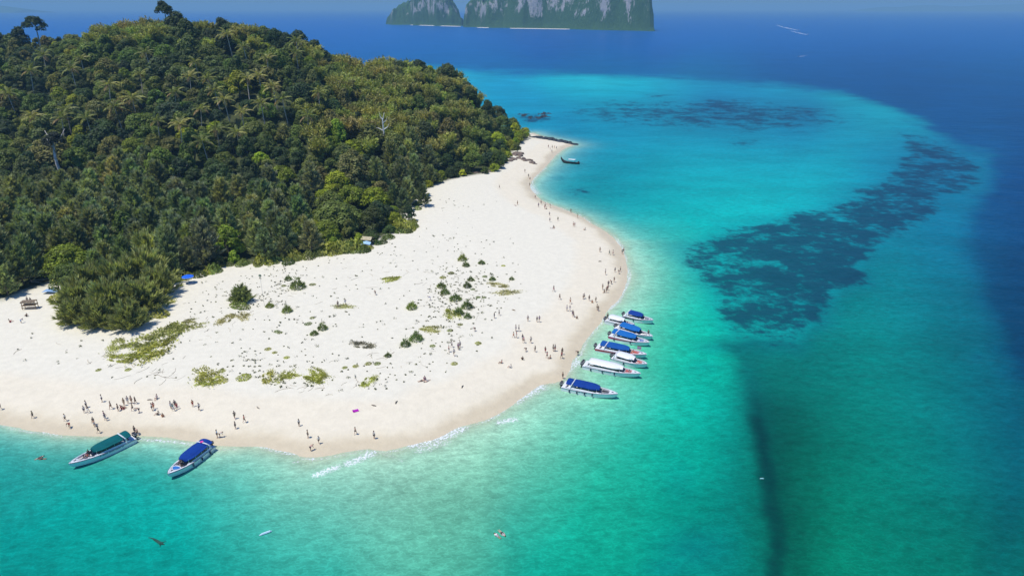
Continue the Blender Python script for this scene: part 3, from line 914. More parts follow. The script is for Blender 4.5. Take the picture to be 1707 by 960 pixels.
# coconut palms where their heads show in the photo
PALMS = [(346, 136), (365, 156), (380, 171), (405, 189), (363, 216), (398, 223), (332, 184), (113, 190), (101, 206), (151, 199), (75, 100), (137, 101), (315, 131), (413, 136), (60, 202),
         (385, 66), (411, 79), (199, 184), (234, 126), (50, 126), (123, 121), (435, 129), (460, 151), (440, 180), (478, 174), (511, 199), (498, 73), (496, 90), (445, 101), (53, 310), (262, 205),
         (290, 160), (180, 150), (225, 172), (330, 105), (20, 160), (345, 240), (300, 215), (532, 160), (250, 95)]
for i, (px, py) in enumerate(PALMS):
    h = hit(px, py, 9.6 if i != 29 else 6)
    if h is None: continue
    lab, grp = "coconut palm with a drooping pale green head standing in the hillside forest", "coconut palms on the wooded hill"
    zn = ("left" if px < 170 else "middle" if px < 350 else "right") + " part of the wooded hill, " + ("near the crest" if py < 110 else "halfway down" if py < 180 else "low on the slope")
    lab, grp = "palm with arching fronds, " + zn, "coconut palms, " + zn
    if i == 29: lab, grp = "lone coconut palm low in the grove near the left edge of the photo", None
    put_palm(h[0] - .4, h[1], rnd.uniform(1.0, 1.22) if i != 29 else .65, lab, grp)

# single trees one can point to
def special(px, py, dz, kind, scale, col, label, **kw):
    h = hit(px, py, dz)
    dx, dy, dzr = [float(v) for v in ray(px, py)]
    yr = float(np.interp(dx / dy, T_TAN, RIDGE_Y))
    if h is None or h[1] > yr - 3:      # stands on the crest: as tall as the skyline shows it
        y = yr - 3; x = dx / dy * y
        top = CAM_H + dzr / dy * y
        scale = min(1.6, max(.5, (top + 3 - float(hgt(x, y))) / (14.8 if kw.get("tall") else 7.6)))
        h = (x, y)
    return put_tree(kind, h[0], h[1], scale, col, label, **kw)

special(55, 33, 14.0, "broadleaf", 1.0, C_DARK[0], "tall dark emergent tree against the sea at the far left of the ridge", tall=True, crown=1)
bare = special(90, 238, 15.0, "broadleaf", 1.35, (.04, .05, .03), "tall tree with a bare pale trunk and small dark crown above the left grove", tall=True, crown=0)
for ch_ in bare.children:
    if ch_.name.startswith("crown"): ch_.location.z = 10.6; ch_.scale = (.75, .75, .6)
    else: ch_.scale = (1.5, 1.5, 1.0); ch_.color = (.66, .62, .56, 1)
special(272, 12, 12.0, "broadleaf", 1.0, C_DARK[1], "tallest spreading tree on the crest of the hill, breaking the skyline", tall=True, crown=0)
special(290, 18, 8.0, "broadleaf", .95, C_DARK[3], "round dark tree just right of the tallest tree on the crest", crown=0)
special(366, 20, 8.0, "broadleaf", .9, C_DARK[0], "dark round tree standing alone right of the hilltop on the skyline", crown=5)
special(28, 46, 7.0, "broadleaf", 1.0, C_DARK[2], "dark round tree left of the tall emergent at the ridge's left end", crown=2)
special(665, 98, 6.0, "broadleaf", .9, C_DARK[1], "dark tree on the low right shoulder of the ridge beside the bamboo", crown=5)
special(697, 102, 6.0, "broadleaf", 1.0, C_DARK[1], "dark rounded tree between bamboo and the last big crown of the ridge", crown=0)
special(745, 106, 6.0, "broadleaf", 1.35, C_MID[2], "big brown-green crown at the right end of the ridge above open water", crown=4)
special(98, 150, 6.5, "broadleaf", 1.0, C_YEL[0], "yellow-green tree glowing on the left part of the hillside", crown=0)
special(470, 285, 6.0, "broadleaf", 1.15, C_YEL[2], "large yellow-green tree in the middle of the grove, left one of a bright row", crown=1)
special(490, 312, 6.0, "broadleaf", .9, C_YEL[0], "bright green tree just below the large yellow-green one in the grove", crown=5)
special(585, 318, 6.0, "broadleaf", 1.15, C_YEL[2], "domed yellow-green tree near the beach side of the grove", crown=1)
special(622, 322, 6.0, "broadleaf", 1.1, C_YEL[0], "bright layered green tree just right of the domed yellow-green one", crown=3)
special(540, 380, 5.0, "broadleaf", .95, C_YEL[2], "pale green layered tree above the bright shrubs at the beach edge", crown=3)
special(702, 152, 6.0, "broadleaf", .8, C_YEL[1], "small bright yellow tree high on the right slope", crown=5)
special(110, 425, 6.0, "broadleaf", 1.2, C_YEL[2], "leafy yellow-green tree behind the big spiky bush on the left", crown=3)
special(115, 455, 4.0, "broadleaf", .9, C_MID[1], "green leafy tree tucked under the yellow-green one behind the spiky bush", crown=3)
special(680, 345, 5.0, "broadleaf", .8, (.05, .09, .03), "fresh green low tree at the beach corner under the dark casuarina", crown=5)
special(828, 268, 3.5, "broadleaf", .95, (.09, .13, .02), "bright green rounded tree at the back of the beach near the cape", crown=2, lift=1.2)
special(808, 282, 2.0, "broadleaf", .6, C_MID[0], "small dark green tree beside the bright one near the cape", crown=5, lift=.8)
special(690, 290, 9.0, "casuarina", 1.15, C_CAS[1], "tall dark casuarina leaning over the beach corner", name="casuarina_tree")
special(668, 282, 9.0, "casuarina", 1.2, C_CAS[3], "grey-green casuarina just behind the one at the beach corner")
special(705, 318, 6.0, "casuarina", .75, C_CAS[1], "small dark casuarina standing closest to the sand at the beach corner")
special(862, 232, 7.0, "broadleaf", .8, C_OLIVE[3], "leaning tree with two bare stems at the last corner before the cape", crown=5)

# the big spiky bushes at the left of the beach and the lone one on the sand
BUSH = [(150, 478, 1.15, .9), (200, 470, 1.25, 1.0), (240, 455, 1.3, 1.15), (185, 505, 1.15, 1.0), (130, 500, 1.0, 1.0), (235, 500, 1.05, .95), (165, 528, .85, .9), (215, 532, .8, .9), (125, 525, .75, .9), (255, 425, 1.3, 1.3), (262, 475, .95, 1.0)]
BUSH_L = ["at the upper left of the big clump on the left sand", "in the centre of the big left clump, half hidden by its neighbours", "right of centre in the big left clump, below its tallest plume", "low in the middle of the big left clump",
          "farthest left of the big clump, its tips over open sand", "low on the right half of the big left clump", "at the very front of the big left clump, left one of two", "at the very front of the big left clump, right one of two",
          "small one at the front left corner of the big clump", "tallest of the big left clump, rising at its back right", "at the right rim of the big clump nearest the blue parasol"]
for i, (px, py, s, k) in enumerate(BUSH):
    h = hit(px, py, 3.0 * s)
    put_tree("bush", h[0], h[1], s * 1.15, tuple(v * k for v in (.36, .37, .135)), "feathery olive bush " + BUSH_L[i], group="casuarina bushes in the big left clump", cat="bush")
h = hit(404, 503, 0)
put_tree("bush", h[0], h[1], .62, (.33, .36, .15), "lone spiky casuarina bush standing on the open sand right of the big clump", cat="bush")

# dead white tree on the slope
h = hit(640, 243, 4)
if h:
    t = empty("dead_tree", (h[0], h[1], h[2] - .3), 0, 1.25)
    for q_ in (0, 6, 12): taken.append((h[0] - .02 * q_, h[1] - q_, 5.0))
    mb = MB(); mb.tube([(0, 0, 0), (-.2, 0, 4), (.3, 0, 8), (.1, 0, 11.5), (.9, 0, 14.5)], [.42, .36, .28, .2, .08], 6); mb.build("trunk", BARK, t, color=(.75, .72, .66))
    for pts in ([(0.2, 0, 8.4), (-1.6, 0, 9.4), (-2.7, .2, 9.2)], [(.3, 0, 8.8), (1.6, 0, 9.6), (2.4, -.3, 11.0)], [(.1, 0, 11), (1.2, .2, 11.8), (1.8, .2, 13.2)], [(.2, 0, 12), (-.6, 0, 13.2), (-.7, 0, 14.4)]):
        b_ = MB(); b_.tube(pts, [.2, .12, .05], 5); b_.build("limb", BARK, t, color=(.75, .72, .66))
    tag(t, "bare bleached dead tree standing white on the green slope", "tree")

# rest of the wood: dense sampling of the ground inside the forest edge
cand = []
step = 4.3
yy = np.arange(100, 520, step); xx = np.arange(-520, 30, step)
for j, y0 in enumerate(yy):
    for i, x0 in enumerate(xx):
        x = x0 + (step / 2 if j % 2 else 0) + rng.uniform(-1.5, 1.5); y = y0 + rng.uniform(-1.5, 1.5)
        if abs(x) > 1.30 * y + 30 or x < -500: continue
        sf = float(samp(GSF, x, y))
        if sf < 2.2: continue
        t = x / y
        yr = float(np.interp(t, T_TAN, RIDGE_Y))
        if y > yr + 34 and x < 0: continue
        z = float(hgt(x, y))
        px, py = project(x, y, z + 6)
        cand.append((y, x, z, sf, float(px), float(py)))
cand.sort(key=lambda c: math.hypot(c[0], c[1]))
counts = dict(broadleaf=0, casuarina=0, bamboo=0)
LIM = dict(broadleaf=290, casuarina=200, bamboo=90)
GRP = dict(broadleaf="broadleaved trees of the wooded hill and grove", casuarina="casuarinas of the dark grove behind the beach", bamboo="bamboo clumps on the upper slope")
mass = []
for (y, x, z, sf, px, py) in cand:
    q = vnoise(np.array(x), np.array(y), 28, 21, 2); q2 = vnoise(np.array(x), np.array(y), 11, 22, 2); q = float(q); q2 = float(q2)
    # what grows here
    cas = (py > 300 - 40 * q and px < 520 and py < 500) * (0.55 + .9 * q + (.25 if px < 330 else 0) + (.35 if (px < 90 and py > 330) else 0))
    cas = max(cas, .7 if (620 < px < 720 and 240 < py < 340) else 0)
    bam = 0
    if 520 < px < 800 and 85 < py < 260: bam = .42 + .5 * q
    if 150 < px < 430 and py < 75: bam = .38 + .5 * q
    if 560 < px < 640 and py < 150: bam = .8
    u = rnd.random()
    if u < cas: kind = "casuarina"
    elif u < bam: kind = "bamboo"
    else: kind = "broadleaf"
    if kind == "broadleaf":
        if sf < 7: s = rnd.uniform(.42, .62)
        else: s = min(1.9, .72 + abs(rnd.gauss(0, .48))) * (.85 if sf < 14 else 1)
        k = rnd.randrange(6); rr = CROWN_R[k] * s
        w = rnd.random() + .55 * q2 + .3 * q
        if sf < 8 and w > .1: col = rnd.choice(C_YEL if w > .45 else C_MID)
        elif w > .98: col = rnd.choice(C_YEL)
        elif w > .62: col = rnd.choice(C_OLIVE if (px > 500 or rnd.random() < .5) else C_MID)
        elif w > .3: col = rnd.choice(C_MID)
        else: col = rnd.choice(C_DARK)
    elif kind == "casuarina":
        s = rnd.uniform(.8, 1.35) * (.7 if sf < 5 else 1); k = 0; rr = 2.6 * s
        col = rnd.choice(C_CAS)
    else:
        s = rnd.uniform(.9, 1.4); k = 0; rr = 2.1 * s
        col = rnd.choice(C_BAM)
    d = rr * .80
    if not free(x, y, d): continue
    vis = -12 < px < 1000
    if vis and counts[kind] < LIM[kind]:
        side = "far left" if px < 170 else "left" if px < 340 else "middle" if px < 510 else "right" if px < 680 else "cape end"
        belt = "fringing the sand" if sf < 9 else "on the lower wooded slope" if py > 200 else "high on the wooded slope"
        tone = "yellow-green" if col in C_YEL else "olive" if col in C_OLIVE else "mid-green" if col in C_MID else "dark green"
        if kind == "broadleaf": lab = "%s leafy tree %s, %s of the wood" % (tone, belt, side); grp = "broadleaved trees %s, %s, %s" % (belt, side, tone)
        elif kind == "casuarina":
            dp = "front rows near the sand" if sf < 25 else "back rows under the hill"
            tn_ = ["grey-green", "dark bluish-green", "pale olive", "dull brownish-green"][C_CAS.index(col)]
            lab = "%s feathery casuarina in the %s, %s of the grove" % (tn_, dp, side); grp = "%s casuarinas, %s, %s" % (tn_, dp, side)
        else: lab = "arching straw-green bamboo clump %s, %s of the wood" % (belt, side); grp = "bamboo %s, %s" % (belt, side)
        put_tree(kind, x, y, s, jit(col, .22), lab, group=grp, crown=k if kind == "broadleaf" else None,
                 lift=(0.9 if sf < 7 else None), squash=rnd.uniform(.8, 1.3), cat="bamboo" if kind == "bamboo" else "tree")
        counts[kind] += 1
    else:
        taken.append((x, y, rr * 2))
        mass.append((x, y, z, kind, k, s, jit(col, .22), px))
print("TREES", counts, "mass", len(mass), "cand", len(cand))


# beyond the first few hundred: the far canopy as one mass, the same crowns set on points
def build_mass():
    protos = []
    pc = bpy.data.collections.new("crown_stock")
    for i, me in enumerate(CROWN + CASU[:2] + BAMB[:2]):
        m2 = me.copy(); m2.materials.clear(); m2.materials.append(LEAF_I)
        o = bpy.data.objects.new("crown_%02d" % i, m2); pc.objects.link(o)
    n = len(mass)
    me = bpy.data.meshes.new("far_forest_canopy")
    me.vertices.add(n)
    co = []; idx = []; scl = []; rot = []; tint = []
    for (x, y, z, kind, k, s, col, px) in mass:
        lift = 1.8 * s if kind == "broadleaf" else 0.0
        co.append((x, y, z + lift)); scl.append(s); rot.append(rnd.uniform(0, 6.28)); tint.append(col + (1,))
        idx.append(k if kind == "broadleaf" else (6 + rnd.randrange(2) if kind == "casuarina" else 8 + rnd.randrange(2)))
    me.vertices.foreach_set("co", np.array(co, np.float32).ravel())
    for nm, ty, arr in (("pick", 'INT', idx), ("size", 'FLOAT', scl), ("turn", 'FLOAT', rot)):
        at = me.attributes.new(nm, ty, 'POINT'); at.data.foreach_set("value", np.array(arr, np.int32 if ty == 'INT' else np.float32))
    at = me.attributes.new("tint", 'FLOAT_COLOR', 'POINT'); at.data.foreach_set("color", np.array(tint, np.float32).ravel())
    o = link("far_forest_canopy", me)
    tag(o, "far dense canopy covering the upper slopes of the hill", kind='stuff')
    ng = bpy.data.node_groups.new("canopy", 'GeometryNodeTree')
    ng.interface.new_socket("Geometry", in_out='INPUT', socket_type='NodeSocketGeometry')
    ng.interface.new_socket("Geometry", in_out='OUTPUT', socket_type='NodeSocketGeometry')
    gi = ng.nodes.new("NodeGroupInput"); go = ng.nodes.new("NodeGroupOutput")
    ci = ng.nodes.new("GeometryNodeCollectionInfo"); ci.inputs["Collection"].default_value = pc
    ci.inputs["Separate Children"].default_value = True; ci.inputs["Reset Children"].default_value = True
    ip = ng.nodes.new("GeometryNodeInstanceOnPoints"); ip.inputs["Pick Instance"].default_value = True
    def na(nm, ty):
        a = ng.nodes.new("GeometryNodeInputNamedAttribute"); a.data_type = ty; a.inputs["Name"].default_value = nm; return a.outputs["Attribute"]
    cx = ng.nodes.new("ShaderNodeCombineXYZ"); ng.links.new(na("turn", 'FLOAT'), cx.inputs[2])
    ng.links.new(gi.outputs[0], ip.inputs["Points"]); ng.links.new(ci.outputs[0], ip.inputs["Instance"])
    ng.links.new(na("pick", 'INT'), ip.inputs["Instance Index"]); ng.links.new(na("size", 'FLOAT'), ip.inputs["Scale"])
    e2r = ng.nodes.new("FunctionNodeEulerToRotation"); ng.links.new(cx.outputs[0], e2r.inputs[0]); ng.links.new(e2r.outputs[0], ip.inputs["Rotation"])
    ng.links.new(ip.outputs[0], go.inputs[0])
    md = o.modifiers.new("canopy", 'NODES'); md.node_group = ng
build_mass()


# ------------------------------------------------------------------ low growth on the sand
def tuft_mesh(name, Rr, H, n, size, r, spiky=False, flat=False):
    a = r.uniform(0, 6.28, n); q = np.sqrt(r.uniform(0, 1, n)) * Rr
    prof = (1 - q / Rr) ** 1.2 if spiky else (1 - (q / Rr) ** 2)
    X_, Y_ = np.cos(a) * q, np.sin(a) * q
    if flat:      # creeper: runs out in ragged tongues
        k = r.integers(0, 13, n); ca = r.uniform(0, 6.28, 13); cr = Rr * np.sqrt(r.uniform(0, 1, 13)) * .85; cs = r.uniform(.10, .30, 13) * Rr
        X_ = np.cos(ca[k]) * cr[k] + r.normal(size=n) * cs[k]; Y_ = np.sin(ca[k]) * cr[k] + r.normal(size=n) * cs[k] * .7; prof = np.ones(n)
    C = np.stack([X_, Y_, H * prof * r.uniform(.3, 1, n)], -1)
    D = np.stack([np.cos(a) * q / Rr, np.sin(a) * q / Rr, np.full(n, .8)], -1) + r.normal(size=(n, 3)) * .4
    if not spiky:
        V, F = quads_from(C, D, size * r.uniform(.6, 1.2, n), .6, r, .15)
        return mesh_np(name, V, F, LEAF)
    D /= np.linalg.norm(D, axis=1, keepdims=True)
    s = r.normal(size=(n, 3)); s -= D * (s * D).sum(1, keepdims=True); s /= np.linalg.norm(s, axis=1, keepdims=True)
    L = size * r.uniform(.6, 1.3, n)[:, None]
    V = np.stack([C - s * .04, C + D * L * .5 - s * .07, C + D * L, C + D * L * .5 + s * .07], 1).reshape(-1, 3)
    return mesh_np(name, V, np.arange(4 * n).reshape(-1, 4), LEAF)


SPIKY = [tuft_mesh("foliage", 1.0, h_, 380, .7, prng, True) for h_ in (1.6, 2.1, 2.6)]
LEAFY = [tuft_mesh("leaves", 1.0, .45, 260, .24, prng) for _ in range(3)]
MAT_ = [tuft_mesh("leaves", 2.0, .18, 800, .25, prng, flat=True) for _ in range(4)]
G1 = (.20, .23, .065); G2 = (.16, .20, .07); GY = (.31, .315, .065); GO = (.32, .30, .13)
# px, py of the foot, size in metres, kind, colour, label
SHRUBS = [
 (759, 501, 1.5, 's', G2, "largest dark spiky seedling on the sand, tallest of the middle cluster"),
 (779, 513, 1.4, 's', G2, "dark spiky shrub just right of the tallest seedling on the sand"),
 (765, 524, 1.2, 's', G2, "narrow upright spiky seedling below the tallest one, above a yellow patch"),
 (780, 530, .9, 's', G2, "small cone-shaped seedling at the right foot of the middle cluster"),
 (687, 515, 1.3, 's', G1, "rounded spiky shrub alone left of the middle cluster"),
 (694, 568, 1.5, 's', G2, "broad dark spiky shrub, right one of the front pair on the sand"),
 (676, 576, 1.1, 's', G2, "narrow dark spiky shrub, left one of the front pair on the sand"),
 (647, 595, .7, 's', G2, "small dark shrub between the front pair and the creeper patches"),
 (538, 550, 1.1, 's', G2, "pointed dark seedling in the left dunes, right of a rounder one"),
 (524, 558, .9, 's', G2, "round dark seedling in the left dunes nearest the beach"),
 (514, 540, 1.2, 'l', G2, "low flat dark bush in the left dunes above the pointed seedling"),
 (521, 530, .9, 'l', G1, "flat dark tuft just above the low flat bush in the left dunes"),
 (479, 520, 1.2, 's', G1, "spiky green tuft right of the lone bush on the sand"),
 (450, 512, 1.0, 's', G1, "small dark tuft beside the thin pole on the sand"),
 (497, 480, 1.9, 's', G2, "wide dark spiky shrub behind the left dunes near the wood"),
 (481, 467, 1.0, 's', G2, "small pointed seedling up the sand behind the wide dark shrub"),
 (521, 475, 1.2, 'l', G1, "leafy tuft just right of the wide dark shrub near the wood"),
 (473, 477, 1.0, 'l', G1, "leafy tuft just left of the wide dark shrub near the wood"),
 (462, 554, 1.0, 'l', G2, "dark flat tuft, left one of a low pair on the left sand"),
 (467, 555, .9, 'l', G2, "dark flat tuft, right one of a low pair on the left sand"),
 (771, 434, 1.3, 's', G1, "tall seedling standing apart up the sand behind the middle cluster"),
 (777, 444, 1.0, 's', G2, "dark seedling just below the tall one up the sand"),
 (803, 440, 1.0, 's', G2, "dark low seedling right of the tall one up the sand"),
 (839, 444, .9, 'l', GY, "small round yellow-green bush alone on the right of the dunes"),
 (808, 462, 1.0, 'l', G2, "dark tuft at the top right of the dunes"),
 (752, 456, 1.3, 'l', G1, "green tuft behind the middle cluster, left of the dark tufts"),
 (738, 463, 1.2, 'l', GY, "yellowish tuft left behind the middle cluster"),
 (785, 468, .9, 's', G2, "small cone seedling right behind the middle cluster"),
 (779, 479, 1.1, 's', G2, "dark cone seedling directly right of the middle cluster"),
 (736, 479, 1.2, 's', G1, "dark leaning tuft left of the middle cluster"),
 (742, 490, 1.2, 's', G2, "dark shrub touching the left side of the middle cluster"),
 (788, 483, .9, 'l', G2, "dark round tuft right of the cone seedling in the middle dunes"),
 (807, 497, .9, 'l', G2, "dark tuft in the right part of the dunes above the walkers"),
 (797, 496, .9, 'l', G2, "flat dark tuft just left of the dark tuft above the walkers"),
 (821, 467, .9, 's', G2, "small dark seedling at the right rim of the dunes"),
 (853, 467, .7, 's', G2, "farthest right small dark seedling on the white sand"),
 (767, 579 - 37, .9, 'l', GY, "small bright tuft on the sand between the middle cluster and the group of walkers"),
 (721, 578, .9, 'l', G1, "small round tuft right of the front pair of shrubs"),
 (750, 554 - 3, 1.0, 'l', G1, "green tuft below the middle cluster nearest the creepers"),
 (797, 573, 1.0, 'l', GY, "yellow-green tuft near the standing group on the sand"),
 (757, 606, 1.0, 'l', GY, "yellow-green tuft in the open sand below the standing group"),
 (629, 606, 1.0, 'l', G1, "leafy tuft at the foot of the dry creeper patch"),
 (614, 607, 1.0, 'l', GY, "yellow-green tuft beside the dry creeper patch"),
 (593, 611, .9, 'l', GY, "small bright tuft alone in front of the dry creeper patch"),
 (575, 614, .8, 'l', GY, "small bright tuft right of the long creeper row"),
 (407, 630, 1.9, 'l', GY, "bright leafy bush at the left of the creeper row above the beach group"),
 (371, 636, 1.5, 'l', GY, "bright leafy tuft right of the widest creeper patch at the left"),
 (370, 620, 1.1, 'l', GY, "bright leafy tuft above the widest creeper patch at the left"),
 (214, 617, .9, 'l', GY, "small round bright tuft alone on the left sand"),
 (165, 618, .8, 'l', GY, "tiny bright tuft farthest left on the front sand"),
 (447, 583, 1.0, 'l', GY, "bright tuft at the tip of a grey driftwood streak"),
 (458, 588, .8, 'l', GY, "small bright tuft right below the driftwood streak"),
 (478, 596, .9, 'l', GY, "small bright flat tuft in the open sand right of the driftwood"),
 (430, 445, 1.3, 'l', G1, "green seaside shrub at the grove's corner beside the sand"),
]
for px, py, s, k, c, lab in SHRUBS:
    h = hit(px, py, 0)
    me = rnd.choice(SPIKY if k == 's' else LEAFY)
    o = link("seedling_shrub" if k == 's' else "leafy_tuft", me, None, (h[0], h[1], h[2] - .05), (0, 0, rnd.uniform(0, 6.28)), s * (.80 if k == 's' else .85), jit(c, .12))
    tag(o, lab, "shrub")

# creeper patches: yellow-green beach creepers
CREEP = [(462, 431, 3.0, GY, "yellow-green hedge of shrubs along the wood's edge, left of the gap"), (440, 437, 2.4, GY, "low yellow-green shrubs at the wood's edge left of the hedge"), (490, 432, 2.4, GY, "yellow-green shrubs at the right end of the first hedge"),
         (545, 422, 2.6, GY, "bright shrubs beside the thatched shelter, left part of the mound"), (568, 420, 2.8, GY, "bright mound of shrubs at the wood's edge, middle part"), (592, 415, 2.6, GY, "bright mound of shrubs directly left of the thatched shelter"),
         (672, 382, 3.0, GY, "bright green shrub mound at the corner where the wood meets the sand"), (400, 512, 3.0, G1, "dark green skirt of leaves round the lone spiky bush"),
         (268, 525, 3.2, GY, "bright yellow shrub at the right foot of the big spiky clump"), (283, 505, 1.8, GY, "yellow-green creeper at the right edge of the big spiky clump"), (100, 497, 3.0, GY, "yellow-green shrub at the left foot of the big spiky clump"),
         (648, 467, 2.6, GY, "flat lime-yellow creeper patch alone near the wood"), (845, 489, 2.4, GO, "olive creeper patch at the right rim of the dunes, lower one"), (832, 476, 2.2, GO, "brownish-olive creeper patch at the right rim of the dunes, upper one"),
         (757, 527, 2.8, GY, "yellow-green creeper patch at the foot of the middle cluster"), (724, 549, 2.6, GO, "thin olive creeper patch between the front pair and the middle cluster"),
         (345, 628, 3.2, GY, "widest yellow creeper patch above the beach group"), (348, 637, 2.4, GY, "small creeper patch below the widest one at the left"), (200, 600, 2.4, GY, "small creeper patch left below the big spiky clump"),
         (258, 585, 4.8, GY, "broad lime creeper patch below the big spiky clump"), (235, 592, 3.0, GY, "creeper patch at the left end of the broad lime one"), (280, 560, 4.6, (.30, .30, .10), "grassy olive mat right of the big spiky clump"), (300, 548, 3.4, (.29, .29, .10), "grassy olive mat farthest right beside the big spiky clump"),
         (240, 572, 4.5, (.28, .29, .09), "grassy olive mat in the shade below the big spiky clump"), (195, 575, 2.6, (.30, .30, .10), "grassy green fringe under the front of the big spiky clump"), (320, 535, 1.8, GO, "pale olive mat between the grassy mats and the lone bush"),
         (378, 532, 2.6, GO, "sparse olive mat below the lone spiky bush, left part"), (405, 528, 2.2, GO, "sparse olive mat directly below the lone spiky bush"),
         (530, 621, 1.8, GY, "creeper tuft at the top of the middle creeper row"), (530, 628, 2.2, GY, "leafy creeper in the centre of the middle creeper row"), (475, 628, 2.0, GY, "bright creeper in the left half of the middle creeper row"), (447, 631, 2.2, GY, "bright creeper at the left end of the middle creeper row"),
         (534, 631, 2.4, GY, "creeper with grey stems below the middle row"), (614, 638, 1.8, GY, "small creeper patch right of the middle row above the mat"), (487, 627, 1.6, GY, "small creeper between the two bright ones of the middle row"), (572, 512, 2.2, GO, "thin brown-green creeper below two walkers in the dunes"),
         (607, 577, 2.4, (.17, .15, .10), "dry grey-green creeper patch with long runners")]
for px, py, s, c, lab in CREEP:
    h = hit(px, py, 0)
    hedge = py < 440 and px < 700 or "shrub" in lab or "skirt" in lab
    me = rnd.choice(LEAFY if hedge else MAT_)
    k = s * (1.0 if hedge else .5)
    sz = 1.0 if py > 440 or not hedge else 1.9
    if hedge: k *= 1.25 if px < 700 and py < 440 else .8
    o = link("beach_creeper" if not hedge else "leafy_shrub", me, None, (h[0], h[1], h[2] - .02), (0, 0, rnd.uniform(0, 6.28)), (k * rnd.uniform(1.1, 1.5), k * rnd.uniform(.7, .9), (k * 1.3 * sz if hedge else k)), jit(c, .12))
    tag(o, lab, "creeper" if not hedge else "shrub")

# hedge of leafy shrubs all along the edge of the wood
n_edge = 0
for i in range(0, 76):
    ex, ey = EDGE[i]
    nxt = EDGE[i + 1]
    for k in range(max(1, int(math.hypot(nxt[0] - ex, nxt[1] - ey) / 3.0))):
        t_ = rnd.random(); x = ex + (nxt[0] - ex) * t_ + rnd.uniform(-1, 1); y = ey + (nxt[1] - ey) * t_ + rnd.uniform(-.3, 2.2)
        px, py = project(x, y, 2.0)
        if not (-5 < px < 900) or rnd.random() < .12 or (px < 90): continue
        s = rnd.uniform(1.2, 2.6)
        o = link("leafy_shrub", rnd.choice(LEAFY), None, (x, y, float(hgt(x, y)) - .1), (0, 0, rnd.uniform(0, 6.28)), (s, s * .9, s * rnd.uniform(1.4, 2.4)), jit(rnd.choice([GY, G1, (.12, .16, .04), G1, (.09, .12, .035)]), .2))
        seg = "left" if px < 330 else "middle" if px < 620 else "right"
        tag(o, "low leafy shrub in the fringe where the %s part of the wood meets the sand" % seg, "shrub", "fringe shrubs, %s part of the wood" % seg)
        n_edge += 1

# countless tiny sprigs and litter
def scatter_sprigs():
    V = []; F = []; n = 0
    C = []; D = []
    tries = 0
    while n < 950 and tries < 60000:
        tries += 1
        px = rnd.uniform(0, 870); py = rnd.uniform(330, 650)
        x, y = P(px, py, 2.0)
        sd = float(samp(GSD, x, y)); sf = float(samp(GSF, x, y))
        if sd < 17 or sf > 0: continue
        dens = .5 + .5 * float(vnoise(np.array(x), np.array(y), 16, 31, 2)) * 2.2
        # denser in the belts the photo shows
        belt = max(math.exp(-((px - 770) / 75) ** 2 - ((py - 480) / 75) ** 2) * 1.5, math.exp(-((px - 480) / 190) ** 2 - ((py - 610) / 34) ** 2) * 1.1,
                   math.exp(-((px - 470) / 110) ** 2 - ((py - 500) / 45) ** 2) * 1.1, math.exp(-((px - 760) / 30) ** 2 - ((py - 375) / 60) ** 2), math.exp(-((px - 180) / 170) ** 2 - ((py - 605) / 28) ** 2) * .9,
                   math.exp(-((px - 600) / 120) ** 2 - ((py - 470) / 60) ** 2) * .5)
        if rnd.random() > belt * max(dens, .12): continue
        z = float(hgt(x, y)); s = rnd.choice([.14, .2, .28, .4, .55]) * (1.0 if py > 420 else .8)
        k = rnd.randrange(5, 12)
        for _ in range(k):
            a = rnd.uniform(0, 6.28); q = rnd.random() * s
            C.append((x + math.cos(a) * q, y + math.sin(a) * q, z + s * rnd.uniform(.1, .7)))
            D.append((math.cos(a) * .8, math.sin(a) * .8, 1.0))
        n += 1
    C = np.array(C); D = np.array(D)
    V, F = quads_from(C, D, rng.uniform(.12, .42, len(C)), .7, rng, .1)
    o = link("beach_sprigs", mesh_np("beach_sprigs", V, F, LEAF), color=(.12, .125, .06))
    tag(o, "countless tiny green sprigs and leaf litter dotted over the upper sand", kind='stuff')
    # runners and twigs
    mb = MB()
    for _ in range(150):
        cx, cy, w, h_ = rnd.choice([(770, 500, 110, 60), (470, 505, 90, 45), (620, 470, 120, 45), (620, 590, 80, 30), (150, 600, 150, 30), (240, 610, 70, 20), (340, 540, 60, 30), (540, 640, 120, 15)])
        px = rnd.gauss(cx, w * .5); py = rnd.gauss(cy, h_ * .5)
        x, y = P(px, py, 2.0)
        if float(samp(GSD, x, y)) < 16 or float(samp(GSF, x, y)) > -1: continue
        a = rnd.uniform(0, 6.28); L = rnd.uniform(.5, 3.2); pts = []
        for k in range(5):
            pts.append((x, y, float(hgt(x, y)) + .03)); a += rnd.uniform(-.6, .6); x += math.cos(a) * L / 4; y += math.sin(a) * L / 4
        mb.tube(pts, rnd.choice([.02, .03, .045]), 3, cap=False)
    o = mb.build("twig_litter", BARK, color=(.34, .29, .22))
    tag(o, "dry runners and driftwood twigs lying over the upper sand", kind='stuff')
scatter_sprigs()

# ------------------------------------------------------------------ speedboats
GEL = simple("white_gelcoat", (.80, .81, .82), .22, var=.04, vscale=1.5, coat=.4)
CLOTH_ = tinted("boat_canvas", .8, .08, 1.2)
CLOTH_.node_tree.nodes["Principled BSDF"].inputs["Specular IOR Level"].default_value = .1
PAINT = tinted("boat_paint", .35, .06, 2.0)
RUB = tinted("rubber_and_vinyl", .6, .1, 3.0)
STEEL = simple("stainless_rail", (.62, .63, .65), .28, .9, .05)
GLASS = simple("dark_tinted_glass", (.012, .016, .022), .08, var=.1, spec=.6)
DECK = simple("pale_deck", (.55, .56, .57), .55, var=.1, vscale=3)

